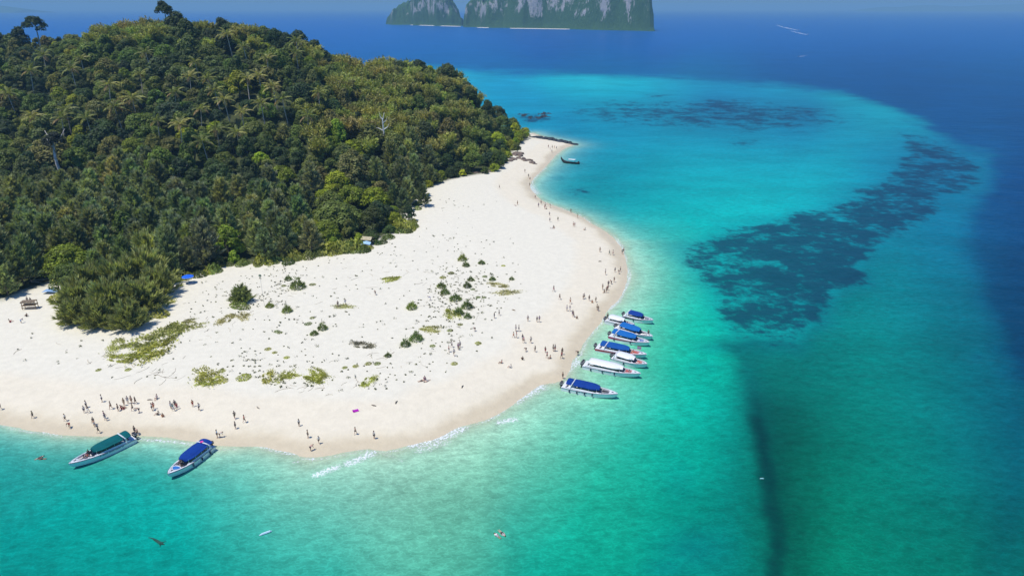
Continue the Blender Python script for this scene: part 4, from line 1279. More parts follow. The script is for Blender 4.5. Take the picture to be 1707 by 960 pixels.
# hull stations: s, half beam at gunwale, keel z, gunwale z, chine half beam
ST = [(0, 1.36, -.32, .82, 1.33), (.15, 1.44, -.34, .86, 1.40), (.35, 1.48, -.34, .94, 1.42), (.55, 1.44, -.31, 1.05, 1.32), (.70, 1.26, -.24, 1.15, 1.06), (.82, .96, -.12, 1.24, .70), (.91, .62, .10, 1.31, .36), (.965, .30, .45, 1.31, .12), (1.0, .04, .98, 1.36, .03)]


def hull_at(s, L):
    a = np.array(ST); return [float(np.interp(s, a[:, 0], a[:, i])) for i in (1, 2, 3, 4)]


def speedboat(loc, ang, L, label, canopy=(.01, .09, .42), rear=True, bow="cushion", cushion=(.02, .12, .45), stripe=None, arch=True, fenders=2, canopy_len=.46, hard=False, engines=2, letter=None, beam=1.0, c0=.16, glass=False, flag=False, emblem=None, name="speedboat"):
    t = empty(name, loc, ang)
    t.scale = (1, beam, 1)
    n = 27
    V = []; F = []
    for i in range(n):
        s = i / (n - 1); b, zk, zg, c = hull_at(s, L); x = s * L
        fl = zg - (.62 if s < .80 else .62 * max(0, 1 - (s - .80) / .06))
        ib = max(b - .22, b * .55)
        row = [(0, zk), (c, zk + .30 * min(1, b) + .04), (c + (b - c) * .45, zk + .30 + (zg - zk - .3) * .45), (b, zg - .06), (b - .03, zg), (ib, zg + .01), (ib - .02, fl), (0, fl + (.05 if s > .86 else 0))]
        half = [(x, y, z) for y, z in row]
        V += half + [(x, -y, z) for y, z in row[-2:0:-1]]
    m = 14
    for i in range(n - 1):
        for k in range(m):
            a = i * m + k; b = i * m + (k + 1) % m
            F.append((a, b, b + m, a + m))
    F.append(tuple(range(m)))
    hull = mesh_np("hull", np.array(V), F, GEL); link("hull", hull, t)
    # engine well seat and floor sole
    mb = MB(); b0 = hull_at(0.02, L)
    mb.box((.38, 0, .66), (.7, 2.3, .25)); mb.build("transom_seat", GEL, t)
    # rubbing strake round the gunwale, each side a part
    for sgn in (1, -1):
        mb = MB(); pts = []
        for i in range(14):
            s = i / 13 * .985; b, zk, zg, c = hull_at(s, L); pts.append((s * L, sgn * (b + .015), zg - .08))
        mb.tube(pts, .045, 4); mb.build("rub_rail", RUB, t, color=(.03, .035, .05) if stripe is None else tuple(v * .5 for v in stripe))
        if stripe is not None:
            V = []; F = []
            for i in range(12):
                s = .0 + i / 11 * .74; b, zk, zg, c = hull_at(s, L); w = .36 * (1 - .75 * i / 11)
                yb = c + (b - c) * .80 + .02; yt = b + .022
                V += [(s * L, sgn * (c + (b - c) * .55 + .035), zg - .16 - w), (s * L, sgn * (b + .012), zg - .16)]
            for i in range(11): F.append((2 * i, 2 * i + 2, 2 * i + 3, 2 * i + 1))
            o = link("side_stripe", mesh_np("side_stripe", np.array(V), F, PAINT), t, color=stripe)
    # cabin coamings: raised sides under the canopy
    x0, x1 = c0 * L, (c0 + canopy_len) * L
    for sgn in (1, -1):
        mb = MB(); mb.tube([(x0 * .5, sgn * 1.22, .95), (x0, sgn * 1.24, 1.02), ((x0 + x1) / 2, sgn * 1.22, 1.08), (x1, sgn * 1.02, 1.12)], [.12, .14, .14, .07], 6); mb.build("coaming", GEL, t)
    # canopy: arched sheet with a rounded front
    def sheet(xa, xb, zc, crown_, wid, taper, th=.07):
        V = []; F = []; nx, ny = 12, 8
        for side in (0, 1):
            for i in range(nx + 1):
                u = i / nx; x = xa + (xb - xa) * u
                ww = wid * (1 - taper * max(0, (u - .62) / .38) ** 2.2) * (1 - .12 * max(0, (.12 - u) / .12))
                for j in range(ny + 1):
                    v = j / ny * 2 - 1
                    V.append((x, ww * v, zc + crown_ * (1 - v * v) - .10 * u * u - (th if side else 0) - (.12 * max(0, (u - .85) / .15) ** 2) - .10 * abs(v) ** 6))
        N_ = (nx + 1) * (ny + 1)
        for i in range(nx):
            for j in range(ny):
                a = i * (ny + 1) + j
                F.append((a, a + ny + 1, a + ny + 2, a + 1)); F.append((N_ + a, N_ + a + 1, N_ + a + ny + 2, N_ + a + ny + 1))
        for i in range(nx):
            for j in (0, ny):
                a = i * (ny + 1) + j; F.append((a, a + N_, a + N_ + ny + 1, a + ny + 1))
        for j in range(ny):
            for i in (0, nx):
                a = i * (ny + 1) + j; F.append((a, a + 1, a + 1 + N_, a + N_))
        return np.array(V), F
    V, F = sheet(x0, x1, 1.86, .28, 1.36, .55)
    link("canopy", mesh_np("canopy", V, F, GEL if hard else CLOTH_, True), t, color=canopy)
    if rear:
        V, F = sheet(x0 - .12 * L - .1, x0 - .28, 1.86, .26, 1.28, .0)
        link("rear_canopy", mesh_np("rear_canopy", V, F, CLOTH_, True), t, color=canopy)
    if arch:
        mb = MB(); pts = []
        for k in range(11):
            th = math.pi * k / 10
            pts.append((x0 - .45 + .42 * math.sin(th) ** .6 * 1.0, 1.34 * math.cos(th), 1.0 + 1.16 * math.sin(th) ** .35 if 0 < k < 10 else .95))
        mb.tube(pts, .10, 6); mb.build("radar_arch", GEL, t)
    for k in range(4):
        for sgn in (1, -1):
            x = x0 + (x1 - x0) * (.04 + .88 * k / 3); w = 1.24 if k < 3 else 1.02
            mb = MB(); mb.tube([(x, sgn * w, .95), (x - .05, sgn * w * .98, 1.84)], .035, 4); mb.build("canopy_post", STEEL, t)
    # windscreen / side screens
    for sgn in (1, -1):
        mb = MB(); z1 = 1.80 if glass else 1.45
        Vv = [(x0 + .3, sgn * 1.235, 1.10), (x1 - .5, sgn * 1.16, 1.14), (x1 - .7, sgn * 1.12, z1), (x0 + .5, sgn * 1.20, z1)]
        Vv += [(a, b - sgn * .03, c) for a, b, c in Vv]
        mb.add(Vv, [(0, 1, 2, 3), (7, 6, 5, 4), (0, 4, 5, 1), (1, 5, 6, 2), (2, 6, 7, 3), (3, 7, 4, 0)])
        mb.build("side_screen", GLASS, t)
    mb = MB(); Vv = [(x1 - .4, -1.0, 1.12), (x1 + .25, -.55, 1.14), (x1 + .25, .55, 1.14), (x1 - .4, 1.0, 1.12), (x1 - .75, -.95, 1.62), (x1 - .25, -.5, 1.68), (x1 - .25, .5, 1.68), (x1 - .75, .95, 1.62)]
    mb.add(Vv, [(0, 1, 5, 4), (1, 2, 6, 5), (2, 3, 7, 6)]); mb.build("windscreen", GLASS, t)
    # benches under the canopy
    for sgn in (1, -1):
        mb = MB(); mb.box(((x0 + x1) / 2, sgn * .98, .60), (x1 - x0 - .8, .42, .40)); mb.build("bench_seat", RUB, t, color=(.62, .62, .60))
    # bow well
    bx0, bx1 = x1 + .35, .865 * L
    if bow == "cushion":
        for sgn in (1, -1):
            mb = MB(); w0 = hull_at(bx0 / L, L)[0] - .5; w1 = hull_at(bx1 / L, L)[0] - .30
            z = hull_at(.75, L)[2] - .22
            Vv = [(bx0, sgn * w0 * .42, z), (bx1, sgn * w1 * .1, z + .08), (bx1, sgn * w1, z + .08), (bx0, sgn * w0, z)]
            Vv += [(a, b, c - .25) for a, b, c in Vv]
            mb.add(Vv, [(0, 1, 2, 3), (0, 4, 5, 1), (1, 5, 6, 2), (2, 6, 7, 3), (3, 7, 4, 0), (4, 7, 6, 5)])
            mb.build("bow_cushion", RUB, t, color=cushion)
    elif bow == "pad":
        w = hull_at(.76, L)[0] - .36
        mb = MB(); Vv = []
        for k in range(12):
            a = 2 * math.pi * k / 12; Vv.append(((bx0 + bx1) / 2 + .25 + math.cos(a) * (bx1 - bx0) * .36, math.sin(a) * w * (1 - .28 * math.cos(a)), hull_at(.76, L)[2] - .05))
        Vv += [(a, b, c - .3) for a, b, c in Vv]
        mb.add(Vv, [tuple(range(12)), tuple(range(23, 11, -1))] + [(k, 12 + k, 12 + (k + 1) % 12, (k + 1) % 12) for k in range(12)])
        mb.build("bow_sunpad", RUB, t, color=cushion)
        mb = MB(); mb.tube([v for v in Vv[:12]] + [Vv[0]], .09, 5); mb.build("sunpad_rim", GEL, t)
    # bow rail and anchor locker
    mb = MB(); mb.box((.905 * L, 0, hull_at(.9, L)[2] + .0), (.42, .34, .10)); mb.build("anchor_locker", RUB, t, color=(.03, .03, .035))
    for sgn in (1, -1):
        mb = MB(); pts = [(s * L, sgn * (hull_at(s, L)[0] - .08), hull_at(s, L)[2] + .28) for s in (.74, .80, .86, .92, .97)]
        pts = [(pts[0][0] - .1, pts[0][1], pts[0][2] - .28)] + pts + [(pts[-1][0] + .1, pts[-1][1] * .6, pts[-1][2] - .28)]
        mb.tube(pts, .025, 4); mb.build("bow_rail", STEEL, t)
    # outboards
    for k in range(engines):
        y = (k - (engines - 1) / 2) * .62
        mb = MB(); mb.box((-.38, y, .98), (.58, .40, .50), taper=.82); mb.box((-.36, y, .40), (.26, .16, .85)); mb.box((-.40, y, -.02), (.5, .20, .08))
        e = mb.build("outboard_engine", RUB, t, color=(.035, .037, .042))
        mb = MB(); mb.box((-.38, y, 1.05), (.60, .42, .08)); mb.build("cowl_band", PAINT, e, color=(.55, .56, .58))
    for k in range(fenders):
        s = .16 + .42 * k / max(1, fenders - 1) if fenders > 1 else .4
        for sgn in (-1, 1):
            b, zk, zg, c = hull_at(s, L)
            mb = MB(); mb.tube([(s * L, sgn * (b + .13), zg - .72), (s * L, sgn * (b + .14), zg - .60), (s * L, sgn * (b + .14), zg - .18), (s * L, sgn * (b + .12), zg - .06)], [.06, .13, .13, .04], 6)
            mb.build("fender", RUB, t, color=(.03, .045, .09))
    if letter:
        # rows of painted letters, too small in the photo to read: short strokes of the same size and spacing
        for sgn in (1, -1):
            mb = MB(); lr = random.Random(int(L * 100))
            s0, s1, nn_ = letter
            for k in range(nn_):
                if k % 8 in (3,): continue
                s = s0 + (s1 - s0) * k / nn_; b, zk, zg, c = hull_at(s, L)
                f1_, f2_ = .62, .86
                za, zb = zk + .3 + (zg - zk - .3) * f1_, zk + .3 + (zg - zk - .3) * f2_
                def yo(f): return c + (b - c) * (.45 + (f - .45) / .55 * .55) + .02
                w = (s1 - s0) * L / nn_ * .55
                mb.add([(s * L, sgn * yo(f1_), za), (s * L + w, sgn * yo(f1_), za), (s * L + w, sgn * yo(f2_), zb), (s * L, sgn * yo(f2_), zb)], [(0, 1, 2, 3)])
            mb.build("hull_lettering", PAINT, t, color=(.05, .09, .22))
    if emblem:
        mb = MB(); mb.tube([(x0 - .1, 0, 2.22), (x0 - .1, 0, 2.28)], [.28, .28], 10); mb.build("arch_emblem", PAINT, t, color=emblem)
    if flag:
        mb = MB(); mb.tube([(.80 * L, .3, 1.1), (.80 * L, .3, 2.6)], .03, 4); f_ = mb.build("flag_pole", STEEL, t)
        for k, cc in enumerate([(.55, .02, .03), (.8, .8, .8), (.03, .05, .30), (.8, .8, .8), (.55, .02, .03)]):
            mb = MB(); h_ = [.12, .10, .2, .10, .12][k]; zt = 2.55 - [0, .12, .22, .42, .52][k]
            mb.box((.80 * L + .45, .3, zt - h_ / 2), (.9, .015, h_)); mb.build("flag_stripe", PAINT, f_, color=cc)
    tag(t, label, "speedboat", "speedboats moored off the beach")
    return t


def moor(stern, bow_, **kw):
    """photo points of the waterline at stern and bow"""
    a = P(stern[0], stern[1], 0.25); b = P(bow_[0], bow_[1], 1.0)
    L = float(np.hypot(*(b - a))); ang = math.atan2(b[1] - a[1], b[0] - a[0])
    return speedboat((float(a[0]), float(a[1]), 0.0), ang, L, **kw), a, b, L


BLUE = (.012, .085, .32); SKYB = (.014, .135, .42); NAVY = (.008, .045, .25); TEAL = (.004, .105, .115)
boat_g = moor((222, 731), (115, 775), label="long white speedboat with a dark teal canopy at the left shore", canopy=TEAL, bow="cushion", cushion=(.5, .5, .5), letter=(.22, .60, 30), fenders=0, canopy_len=.46, c0=.19, beam=.98)
boat_b = moor((349, 745), (280, 792), label="white speedboat with navy canopy and round blue bow pad near the left shore", canopy=NAVY, bow="pad", cushion=(.02, .16, .50), fenders=3, canopy_len=.50, c0=.16, emblem=(.75, .08, .35), beam=1.0)
boats = []
boats.append(moor((939, 644), (1030, 658), label="white speedboat with royal blue canopy, nearest and lowest of the right row", canopy=NAVY, letter=(.32, .5, 12), fenders=4, bow="cushion", cushion=(.05, .05, .06), canopy_len=.47, c0=.21))
boats.append(moor((974, 609), (1068, 624), label="long white hardtop speedboat with plain white roof in the right row", canopy=(.8, .8, .8), hard=True, rear=False, arch=False, fenders=3, letter=(.30, .55, 12), cushion=(.5, .05, .05), canopy_len=.60, c0=.10, engines=3))
boats.append(moor((1022, 597), (1079, 608), label="short white cabin boat with wraparound black windows behind the white hardtop", canopy=(.8, .8, .8), hard=True, rear=False, arch=True, fenders=1, cushion=(.5, .09, .05), canopy_len=.5, c0=.14, glass=True, beam=.95))
boats.append(moor((995, 580), (1078, 592), label="speedboat with blue canopy, red side stripe and small flag at the bow", canopy=BLUE, stripe=(.42, .02, .04), cushion=(.55, .06, .03), flag=True, fenders=1, canopy_len=.44, c0=.22))
boats.append(moor((1018, 560), (1083, 572), label="speedboat with bright blue canopy and crimson stern quarter in the right row", canopy=SKYB, stripe=(.40, .01, .08), cushion=(.02, .10, .40), fenders=2, canopy_len=.46, c0=.20))
boats.append(moor((1028, 547), (1088, 562), label="speedboat with bright blue canopy mostly hidden behind the crimson-stern one", canopy=SKYB, rear=False, arch=False, cushion=(.04, .05, .06), fenders=1, canopy_len=.52, c0=.14))
boats.append(moor((1011, 535), (1058, 542), label="small speedboat with rounded white roof close to the surf", canopy=(.8, .8, .8), hard=True, rear=False, arch=False, cushion=(.4, .3, .28), fenders=1, canopy_len=.52, c0=.12, beam=.9))
boats.append(moor((1041, 527), (1089, 535), label="small dark-striped speedboat with deep blue canopy, farthest of the right row", canopy=(.01, .05, .26), stripe=(.01, .02, .05), rear=False, cushion=(.05, .08, .15), fenders=1, canopy_len=.46, c0=.18, beam=.9))

# mooring line and anchor rope of the two left boats
def rope(a, b, label):
    mb = MB(); a = Vector(a); b = Vector(b); pts = [a.lerp(b, k / 8) - Vector((0, 0, .5 * math.sin(math.pi * k / 8))) for k in range(9)]
    pts = [Vector((p.x, p.y, max(p.z, .04))) for p in pts]
    tag(mb.build("mooring_rope", RUB, color=(.5, .45, .35)), label, "rope")
a = P(222, 731, .6); b = P(238, 716, .6); rope((a[0], a[1], .8), (b[0], b[1], .5), "mooring rope from the teal-canopied boat's stern to the left beach")
a = P(349, 745, .6); b = P(362, 733, .3); rope((a[0], a[1], .8), (b[0], b[1], .3), "mooring rope from the navy-canopied boat's stern to the left beach")

# wooden longtail boat off the cape
def longtail():
    a = P(966, 274, 0); b = P(940, 272, 0)
    L = 9.5; ang = math.atan2(b[1] - a[1], b[0] - a[0])
    t = empty("longtail_boat", (float(a[0]), float(a[1]), 0), ang)
    S_ = [(0, .55, -.1, .85), (.15, .85, -.25, .72), (.4, 1.0, -.3, .68), (.65, .85, -.25, .85), (.82, .5, -.05, 1.3), (.93, .2, .6, 2.2), (1.0, .06, 2.0, 3.3)]
    n = 18; V = []; F = []; A = np.array(S_)
    for i in range(n):
        s = i / (n - 1); b_, zk, zg = [float(np.interp(s, A[:, 0], A[:, k])) for k in (1, 2, 3)]
        V += [(s * L, 0, zk), (s * L, b_ * .8, zk + (zg - zk) * .45), (s * L, b_, zg), (s * L, b_ * .82, zg), (s * L, 0, zk + (zg - zk) * .35), (s * L, -b_ * .82, zg), (s * L, -b_, zg), (s * L, -b_ * .8, zk + (zg - zk) * .45)]
    for i in range(n - 1):
        for k in range(8): F.append((i * 8 + k, i * 8 + (k + 1) % 8, i * 8 + 8 + (k + 1) % 8, i * 8 + 8 + k))
    F.append(tuple(range(8)))
    link("hull", mesh_np("hull", np.array(V), F, BARK), t, color=(.05, .04, .035))
    mb = MB(); mb.box((3.9, 0, 2.05), (3.4, 1.7, .08)); mb.build("roof", CLOTH_, t, color=(.75, .78, .78))
    for x in (2.4, 5.4):
        for y in (-.75, .75):
            mb = MB(); mb.tube([(x, y, .6), (x, y, 2.03)], .04, 4); mb.build("roof_post", BARK, t, color=(.2, .14, .09))
    mb = MB(); mb.box((.5, 0, 1.15), (.7, .45, .45)); mb.tube([(.4, 0, 1.1), (-2.4, .3, .05)], .04, 5); mb.build("tail_engine", RUB, t, color=(.05, .06, .07))
    tag(t, "dark wooden longtail boat with upswept prow and pale roof off the cape", "boat")
longtail()

# far speedboats with their wakes
def far_boat(px, py, tail, label, wlab, w0=2.0):
    a = P(px, py, 0); q = P(tail[0], tail[1], 0)
    ang = math.atan2(a[1] - q[1], a[0] - q[0])
    t = empty("distant_speedboat", (float(a[0]), float(a[1]), 0), ang, 1.3 if w0 > 2 else .5)
    n = 9; V = []; F = []
    for i in range(n):
        s = i / (n - 1); b_, zk, zg, c = hull_at(s, 12)
        V += [(s * 12, 0, zk), (s * 12, c, zk + .3), (s * 12, b_, zg), (s * 12, -b_, zg), (s * 12, -c, zk + .3)]
    for i in range(n - 1):
        for k in range(5): F.append((i * 5 + k, i * 5 + (k + 1) % 5, i * 5 + 5 + (k + 1) % 5, i * 5 + 5 + k))
    F.append((0, 1, 2, 3, 4))
    link("hull", mesh_np("hull", np.array(V), F, GEL), t)
    mb = MB(); mb.box((4.5, 0, 1.9), (5.5, 2.4, .15)); mb.build("canopy", GEL, t)
    for y in (-1.1, 1.1):
        mb = MB(); mb.box((4.5, y, 1.3), (5.0, .1, 1.1)); mb.build("side_screen", GLASS, t)
    tag(t, label, "speedboat")
    # wake: a ragged strip of foam on the water
    mb = MB(); rr_ = random.Random(3); d = Vector((q[0] - a[0], q[1] - a[1], 0)); Ln = d.length; d.normalize(); nrm = Vector((-d.y, d.x, 0))
    K = 34; pts = []
    for k in range(K + 1):
        u = k / K; c = Vector((a[0], a[1], .03)) + d * (Ln * u) + nrm * (Ln * .02 * math.sin(3 * u))
        w = (w0 * (.5 + 1.6 * u)) * (1 - u * .35)
        pts.append((c, w))
    for k in range(K):
        u = k / K
        for j in range(3):
            if rr_.random() < u * .95: continue
            c0_, w0_ = pts[k]; c1_, w1_ = pts[k + 1]; o_ = (j - 1) * .66
            e = rr_.uniform(.10, .32)
            p = [c0_ + nrm * w0_ * (o_ - e), c1_ + nrm * w1_ * (o_ - e * .8), c1_ + nrm * w1_ * (o_ + e), c0_ + nrm * w0_ * (o_ + e)]
            mb.add(p, [(0, 1, 2, 3)])
    o = mb.build("wake", simple("wake_foam", (.72, .76, .80), .8), None)
    tag(o, wlab, kind='stuff')
far_boat(1346, 58.5, (1318, 50), "tiny white speedboat running on the open sea, lower end of the upper wake", "white foaming wake behind the lower distant speedboat", 4.0)
far_boat(1331, 51, (1296, 40), "tiny white speedboat on the open sea just ahead of another wake", "long fading wake behind the upper distant speedboat", 5.0)
far_boat(1332, 95, (1352, 92), "tiniest boat on the deep blue, below the two running speedboats", "faint thin wake of the lowest distant boat", 1.2)

# ------------------------------------------------------------------ rocks
ROCK = simple("weathered_rock", (.028, .040, .052), .85, var=.5, vscale=.8, bump=.8)
ROCKB = simple("brown_bank_rock", (.20, .15, .115), .85, var=.4, vscale=.8, bump=.8)


def rock_mesh(r, m):
    bm = bmesh.new(); bmesh.ops.create_icosphere(bm, subdivisions=2, radius=1)
    sx, sy, sz = r.uniform(.8, 1.3), r.uniform(.7, 1.1), r.uniform(.35, .6)
    off = Vector((r.uniform(0, 50), r.uniform(0, 50), 0))
    for v in bm.verts:
        n_ = mnoise.noise(v.co * 1.4 + off) * .45 + mnoise.noise(v.co * 3.5 + off) * .18
        v.co = Vector((v.co.x * sx, v.co.y * sy, v.co.z * sz)) * (1 + n_)
        v.co.z = round(v.co.z * 5) / 5 * .5 + v.co.z * .5
    me = bpy.data.meshes.new("rock"); bm.to_mesh(me); bm.free(); me.materials.append(m); return me
RK = [rock_mesh(rnd, ROCK) for _ in range(4)]; RKB = [rock_mesh(rnd, ROCKB) for _ in range(3)]
def rocks(line, n, smin, smax, meshes, label, group, wd=1.0, below=.1):
    pts = P(*np.array(line, float).T)
    pts = catmull(pts, 6)
    for k in range(n):
        u = rnd.random() * (len(pts) - 1.001); i = int(u); p = pts[i] * (1 - u + i) + pts[i + 1] * (u - i)
        x = p[0] + rnd.uniform(-wd, wd); y = p[1] + rnd.uniform(-wd, wd) * 1.5; s = rnd.uniform(smin, smax)
        o = link("rock", rnd.choice(meshes), None, (x, y, max(float(hgt(x, y)), -.2) + below * s), (0, 0, rnd.uniform(0, 6.28)), (s * 1.3, s, s))
        tag(o, label, "rock", group)
rocks([(889, 232), (905, 233), (920, 235), (935, 238), (948, 240), (962, 241)], 40, .8, 2.2, RK, "dark jagged rock in the ledge running into the water off the cape", "dark rocks of the ledge off the cape", 1.2)
rocks([(866, 193), (880, 191), (900, 190), (908, 194), (895, 197), (872, 197)], 34, .8, 2.6, RK, "low dark rock awash beyond the end of the wood", "low rocks awash beyond the wood", 3.5, -.05)
rocks([(838, 278), (848, 274), (858, 270), (868, 268), (880, 272), (890, 276)], 26, .6, 1.5, RKB, "brown rock in the bank at the foot of the last trees", "brown rocks of the bank below the last trees", 1.2)
rocks([(788, 294), (800, 294), (822, 291)], 9, .5, 1.1, RKB, "small brown rock under the bright rounded tree at the back of the beach", "small brown rocks under the bright tree", .8)
rocks([(858, 262), (866, 262), (872, 266)], 10, .9, 2.0, RKB, "larger reddish-brown boulder at the corner before the cape", "reddish boulders at the corner before the cape", 1.2)

# ------------------------------------------------------------------ shelters and beach things
WOOD = tinted("driftwood_planks", .85, .3, 3.0)
def stall():
    h = hit(51, 514, 0)
    t = empty("wooden_stall", (h[0], h[1], h[2]), R(8))
    for x in (-1.5, 1.5):
        for y in (-.6, .6):
            mb = MB(); mb.tube([(x, y, -.2), (x + .05, y, 1.9)], .09, 5); mb.build("post", WOOD, t, color=(.30, .21, .12))
    for k in range(5):
        mb = MB(); mb.box((0, -.7 + .35 * k, 1.0), (3.2, .3, .06)); mb.build("plank", WOOD, t, color=(.34, .24, .14))
    for k in range(2):
        mb = MB(); mb.box((0, -.72, .45 + .95 * k * 1.4), (3.3, .08, .16)); mb.build("rail", WOOD, t, color=(.36, .26, .15))
    for k in range(6):
        mb = MB(); mb.box((-1.4 + .56 * k, 0, 1.95), (.5, 1.6, .05)); mb.build("roof_plank", WOOD, t, color=(.20, .15, .10))
    tag(t, "rough wooden swing bench frame under the casuarinas at the far left", "stall")
stall()
def parasol():
    h = hit(315, 473, 0)
    t = empty("parasol", (h[0], h[1], h[2]), 0)
    mb = MB(); mb.tube([(0, 0, -.2), (0, 0, 2.3)], .04, 5); mb.build("pole", STEEL, t)
    for k in range(8):
        a0, a1 = 2 * math.pi * k / 8, 2 * math.pi * (k + 1) / 8
        mb = MB(); Rr = 1.55
        p0 = (Rr * math.cos(a0), Rr * math.sin(a0), 1.95); p1 = (Rr * math.cos(a1), Rr * math.sin(a1), 1.95)
        q0 = (p0[0], p0[1], 1.72); q1 = (p1[0], p1[1], 1.72)
        mb.add([(0, 0, 2.5), p0, p1], [(0, 1, 2)]); mb.build("panel", CLOTH_, t, color=(.02, .14, .75))
        mb = MB(); mb.add([p0, q0, q1, p1], [(0, 1, 2, 3)]); mb.build("valance", CLOTH_, t, color=(.45, .6, .8))
    tag(t, "bright blue parasol with pale fringe on the sand by the wood", "parasol")
    o = MB().box((h[0] + .9, h[1] - .6, h[2] + .22), (1.3, .6, .12), .4).box((h[0] + .9, h[1] - .6, h[2] + .08), (1.1, .4, .16), .4).build("beach_lounger", CLOTH_, color=(.6, .62, .65))
    tag(o, "pale beach lounger beneath the blue parasol", "lounger")
parasol()
def shelter():
    h = hit(612, 409, 0)
    t = empty("thatched_shelter", (h[0], h[1] + 1, h[2]), R(-15), .8)
    for x in (-1.6, 1.6):
        for y in (-1, 1):
            mb = MB(); mb.tube([(x, y, -.3), (x, y, 2.4)], .08, 5); mb.build("post", WOOD, t, color=(.22, .16, .1))
    for sgn in (1, -1):
        mb = MB(); mb.add([(-2.1, 0, 3.1), (2.1, 0, 3.1), (2.2, sgn * 1.6, 2.2), (-2.2, sgn * 1.6, 2.2), (-2.1, 0, 2.98), (2.1, 0, 2.98), (2.2, sgn * 1.6, 2.08), (-2.2, sgn * 1.6, 2.08)],
                          [(0, 1, 2, 3), (4, 7, 6, 5), (0, 4, 5, 1), (1, 5, 6, 2), (2, 6, 7, 3), (3, 7, 4, 0)]); mb.build("thatch", WOOD, t, color=(.48, .42, .27))
    tag(t, "small straw-roofed shelter at the wood's edge above the bright shrubs", "shelter")
    h = hit(611, 412, 0)
    mb = MB()
    V = [(-1.5, -.9, 1.6), (0, -1.1, 1.9), (1.4, -.9, 1.5), (-1.4, .9, 1.9), (.1, 1.0, 2.2), (1.5, .9, 1.8)]
    V += [(a, b, c - .05) for a, b, c in V]
    mb.add([(a + h[0], b + h[1] - .6, c + h[2] - .3) for a, b, c in V], [(0, 1, 4, 3), (1, 2, 5, 4), (6, 9, 10, 7), (7, 10, 11, 8), (0, 6, 7, 1), (1, 7, 8, 2)])
    tag(mb.build("tarpaulin", CLOTH_, color=(.38, .58, .75)), "pale blue tarpaulin slung just below the straw-roofed shelter", "tarpaulin")
shelter()
h = hit(441, 511, 0); a_ = P(441, 511, h[2])
t = empty("marker_pole", (h[0], h[1], h[2]), 0)
mb = MB(); mb.tube([(0, 0, -.3), (0, 0, 8.0)], .045, 5); mb.build("pole", STEEL, t)
mb = MB(); mb.ball((0, 0, 8.0), (.38, .12, .38)); mb.build("round_sign", PAINT, t, color=(.22, .26, .18)); tag(t, "tall thin pole with a round top beside the lone spiky bush", "pole")
h = hit(86, 489, 0)
mb = MB(); mb.add([(h[0] + a, h[1] + b, h[2] + c) for a, b, c in [(-2, -.8, .5), (0, -1, .8), (2, -.6, .4), (-1.8, .9, .7), (.2, 1, 1.1), (2.1, 1, .6)]], [(0, 1, 4, 3), (1, 2, 5, 4)])
tag(mb.build("tarpaulin", CLOTH_, color=(.25, .40, .62)), "crumpled blue tarpaulin on the shaded sand left of the spiky clump", "tarpaulin")
for i, (px, py, ln, an) in enumerate([(66, 467, 5.0, .2), (60, 470, 3.5, -.3), (88, 482, 3.0, .9), (45, 462, 2.2, .1)]):
    h = hit(px, py, .5)
    mb = MB(); mb.tube([(-ln / 2, 0, .3), (0, .2, .35), (ln / 2, -.1, .6)], [.14, .11, .05], 5)
    tag(mb.build("fallen_trunk", BARK, color=(.42, .38, .33), loc=(h[0], h[1], h[2]), rot=(0, 0, an)), ["longest bleached fallen trunk in the gap under the left casuarinas", "shorter bleached trunk crossing the longest one under the left casuarinas", "bleached branch lying toward the blue tarpaulin in the left gap", "smallest pale branch farthest left in the shaded gap"][i], "driftwood")
h = hit(593, 686, 0)
me = MB().box((0, 0, .03), (1.1, .8, .04)).box((-.4, .1, .10), (.25, .45, .10)).mesh("beach_mat", CLOTH_)
tag(link("beach_mat", me, None, (h[0], h[1], h[2] + .02), (0, 0, .5), 1.0, (.42, .02, .40)), "purple magenta beach mat alone on the pale sand", "mat")
for i, (px, py, c, lab) in enumerate([(661, 673, (.12, .10, .08), "small dark driftwood lump on the sand, right of the purple mat"), (623, 677, (.25, .2, .16), "small grey driftwood lump just right of the purple mat"), (771, 646, (.14, .12, .1), "dark driftwood lump on the damp sand margin"), (856, 518, (.3, .22, .14), "flat brown log on the white sand between walkers"),
                                   (430, 680, (.35, .3, .25), "thin pale stick on the sand above the three bathers"), (1000, 437, (.1, .08, .06), "dark bag-like lump on the sand of the right beach"), (250, 667, (.35, .3, .25), "small tan stick by the grey seated person")]):
    h = hit(px, py, 0)
    mb = MB(); mb.tube([(-.5, 0, .08), (0, .06, .14), (.5, -.05, .1)], [.08, .13, .05], 5)
    tag(mb.build("driftwood", BARK, loc=(h[0], h[1], h[2]), rot=(0, 0, rnd.uniform(0, 3)), color=c), lab, "driftwood")

# things on the water
w = P(262, 902, 0); mb = MB()
mb.tube([(-1.9, 0, -.02), (-1.0, .1, .05), (0, 0, .06), (.9, -.1, .08), (1.5, 0, .03)], [.03, .10, .2, .24, .06], 6); mb.tube([(.7, 0, .04), (1.2, .55, .05)], [.10, .03], 4); mb.tube([(.8, 0, .04), (1.3, -.6, .05)], [.10, .03], 4)
tag(mb.build("drifting_branch", BARK, loc=(float(w[0]), float(w[1]), 0), rot=(0, 0, -.45), color=(.012, .07, .05)), "dark forked branch drifting just under the surface at the lower left", "branch")
w = P(443, 889, 0); mb = MB(); mb.tube([(-.9, 0, .08), (-.5, 0, .14), (.6, 0, .14), (.9, 0, .06)], [.05, .16, .16, .04], 6)
tag(mb.build("float", PAINT, loc=(float(w[0]), float(w[1]), 0), rot=(0, 0, .55), color=(.55, .75, .85)), "pale blue-white float on the green water, lower left", "float")
w = P(1270, 798, 0); mb = MB(); mb.tube([(-.35, 0, .05), (-.2, 0, .1), (.2, 0, .1), (.35, 0, .05)], [.03, .09, .09, .03], 6)
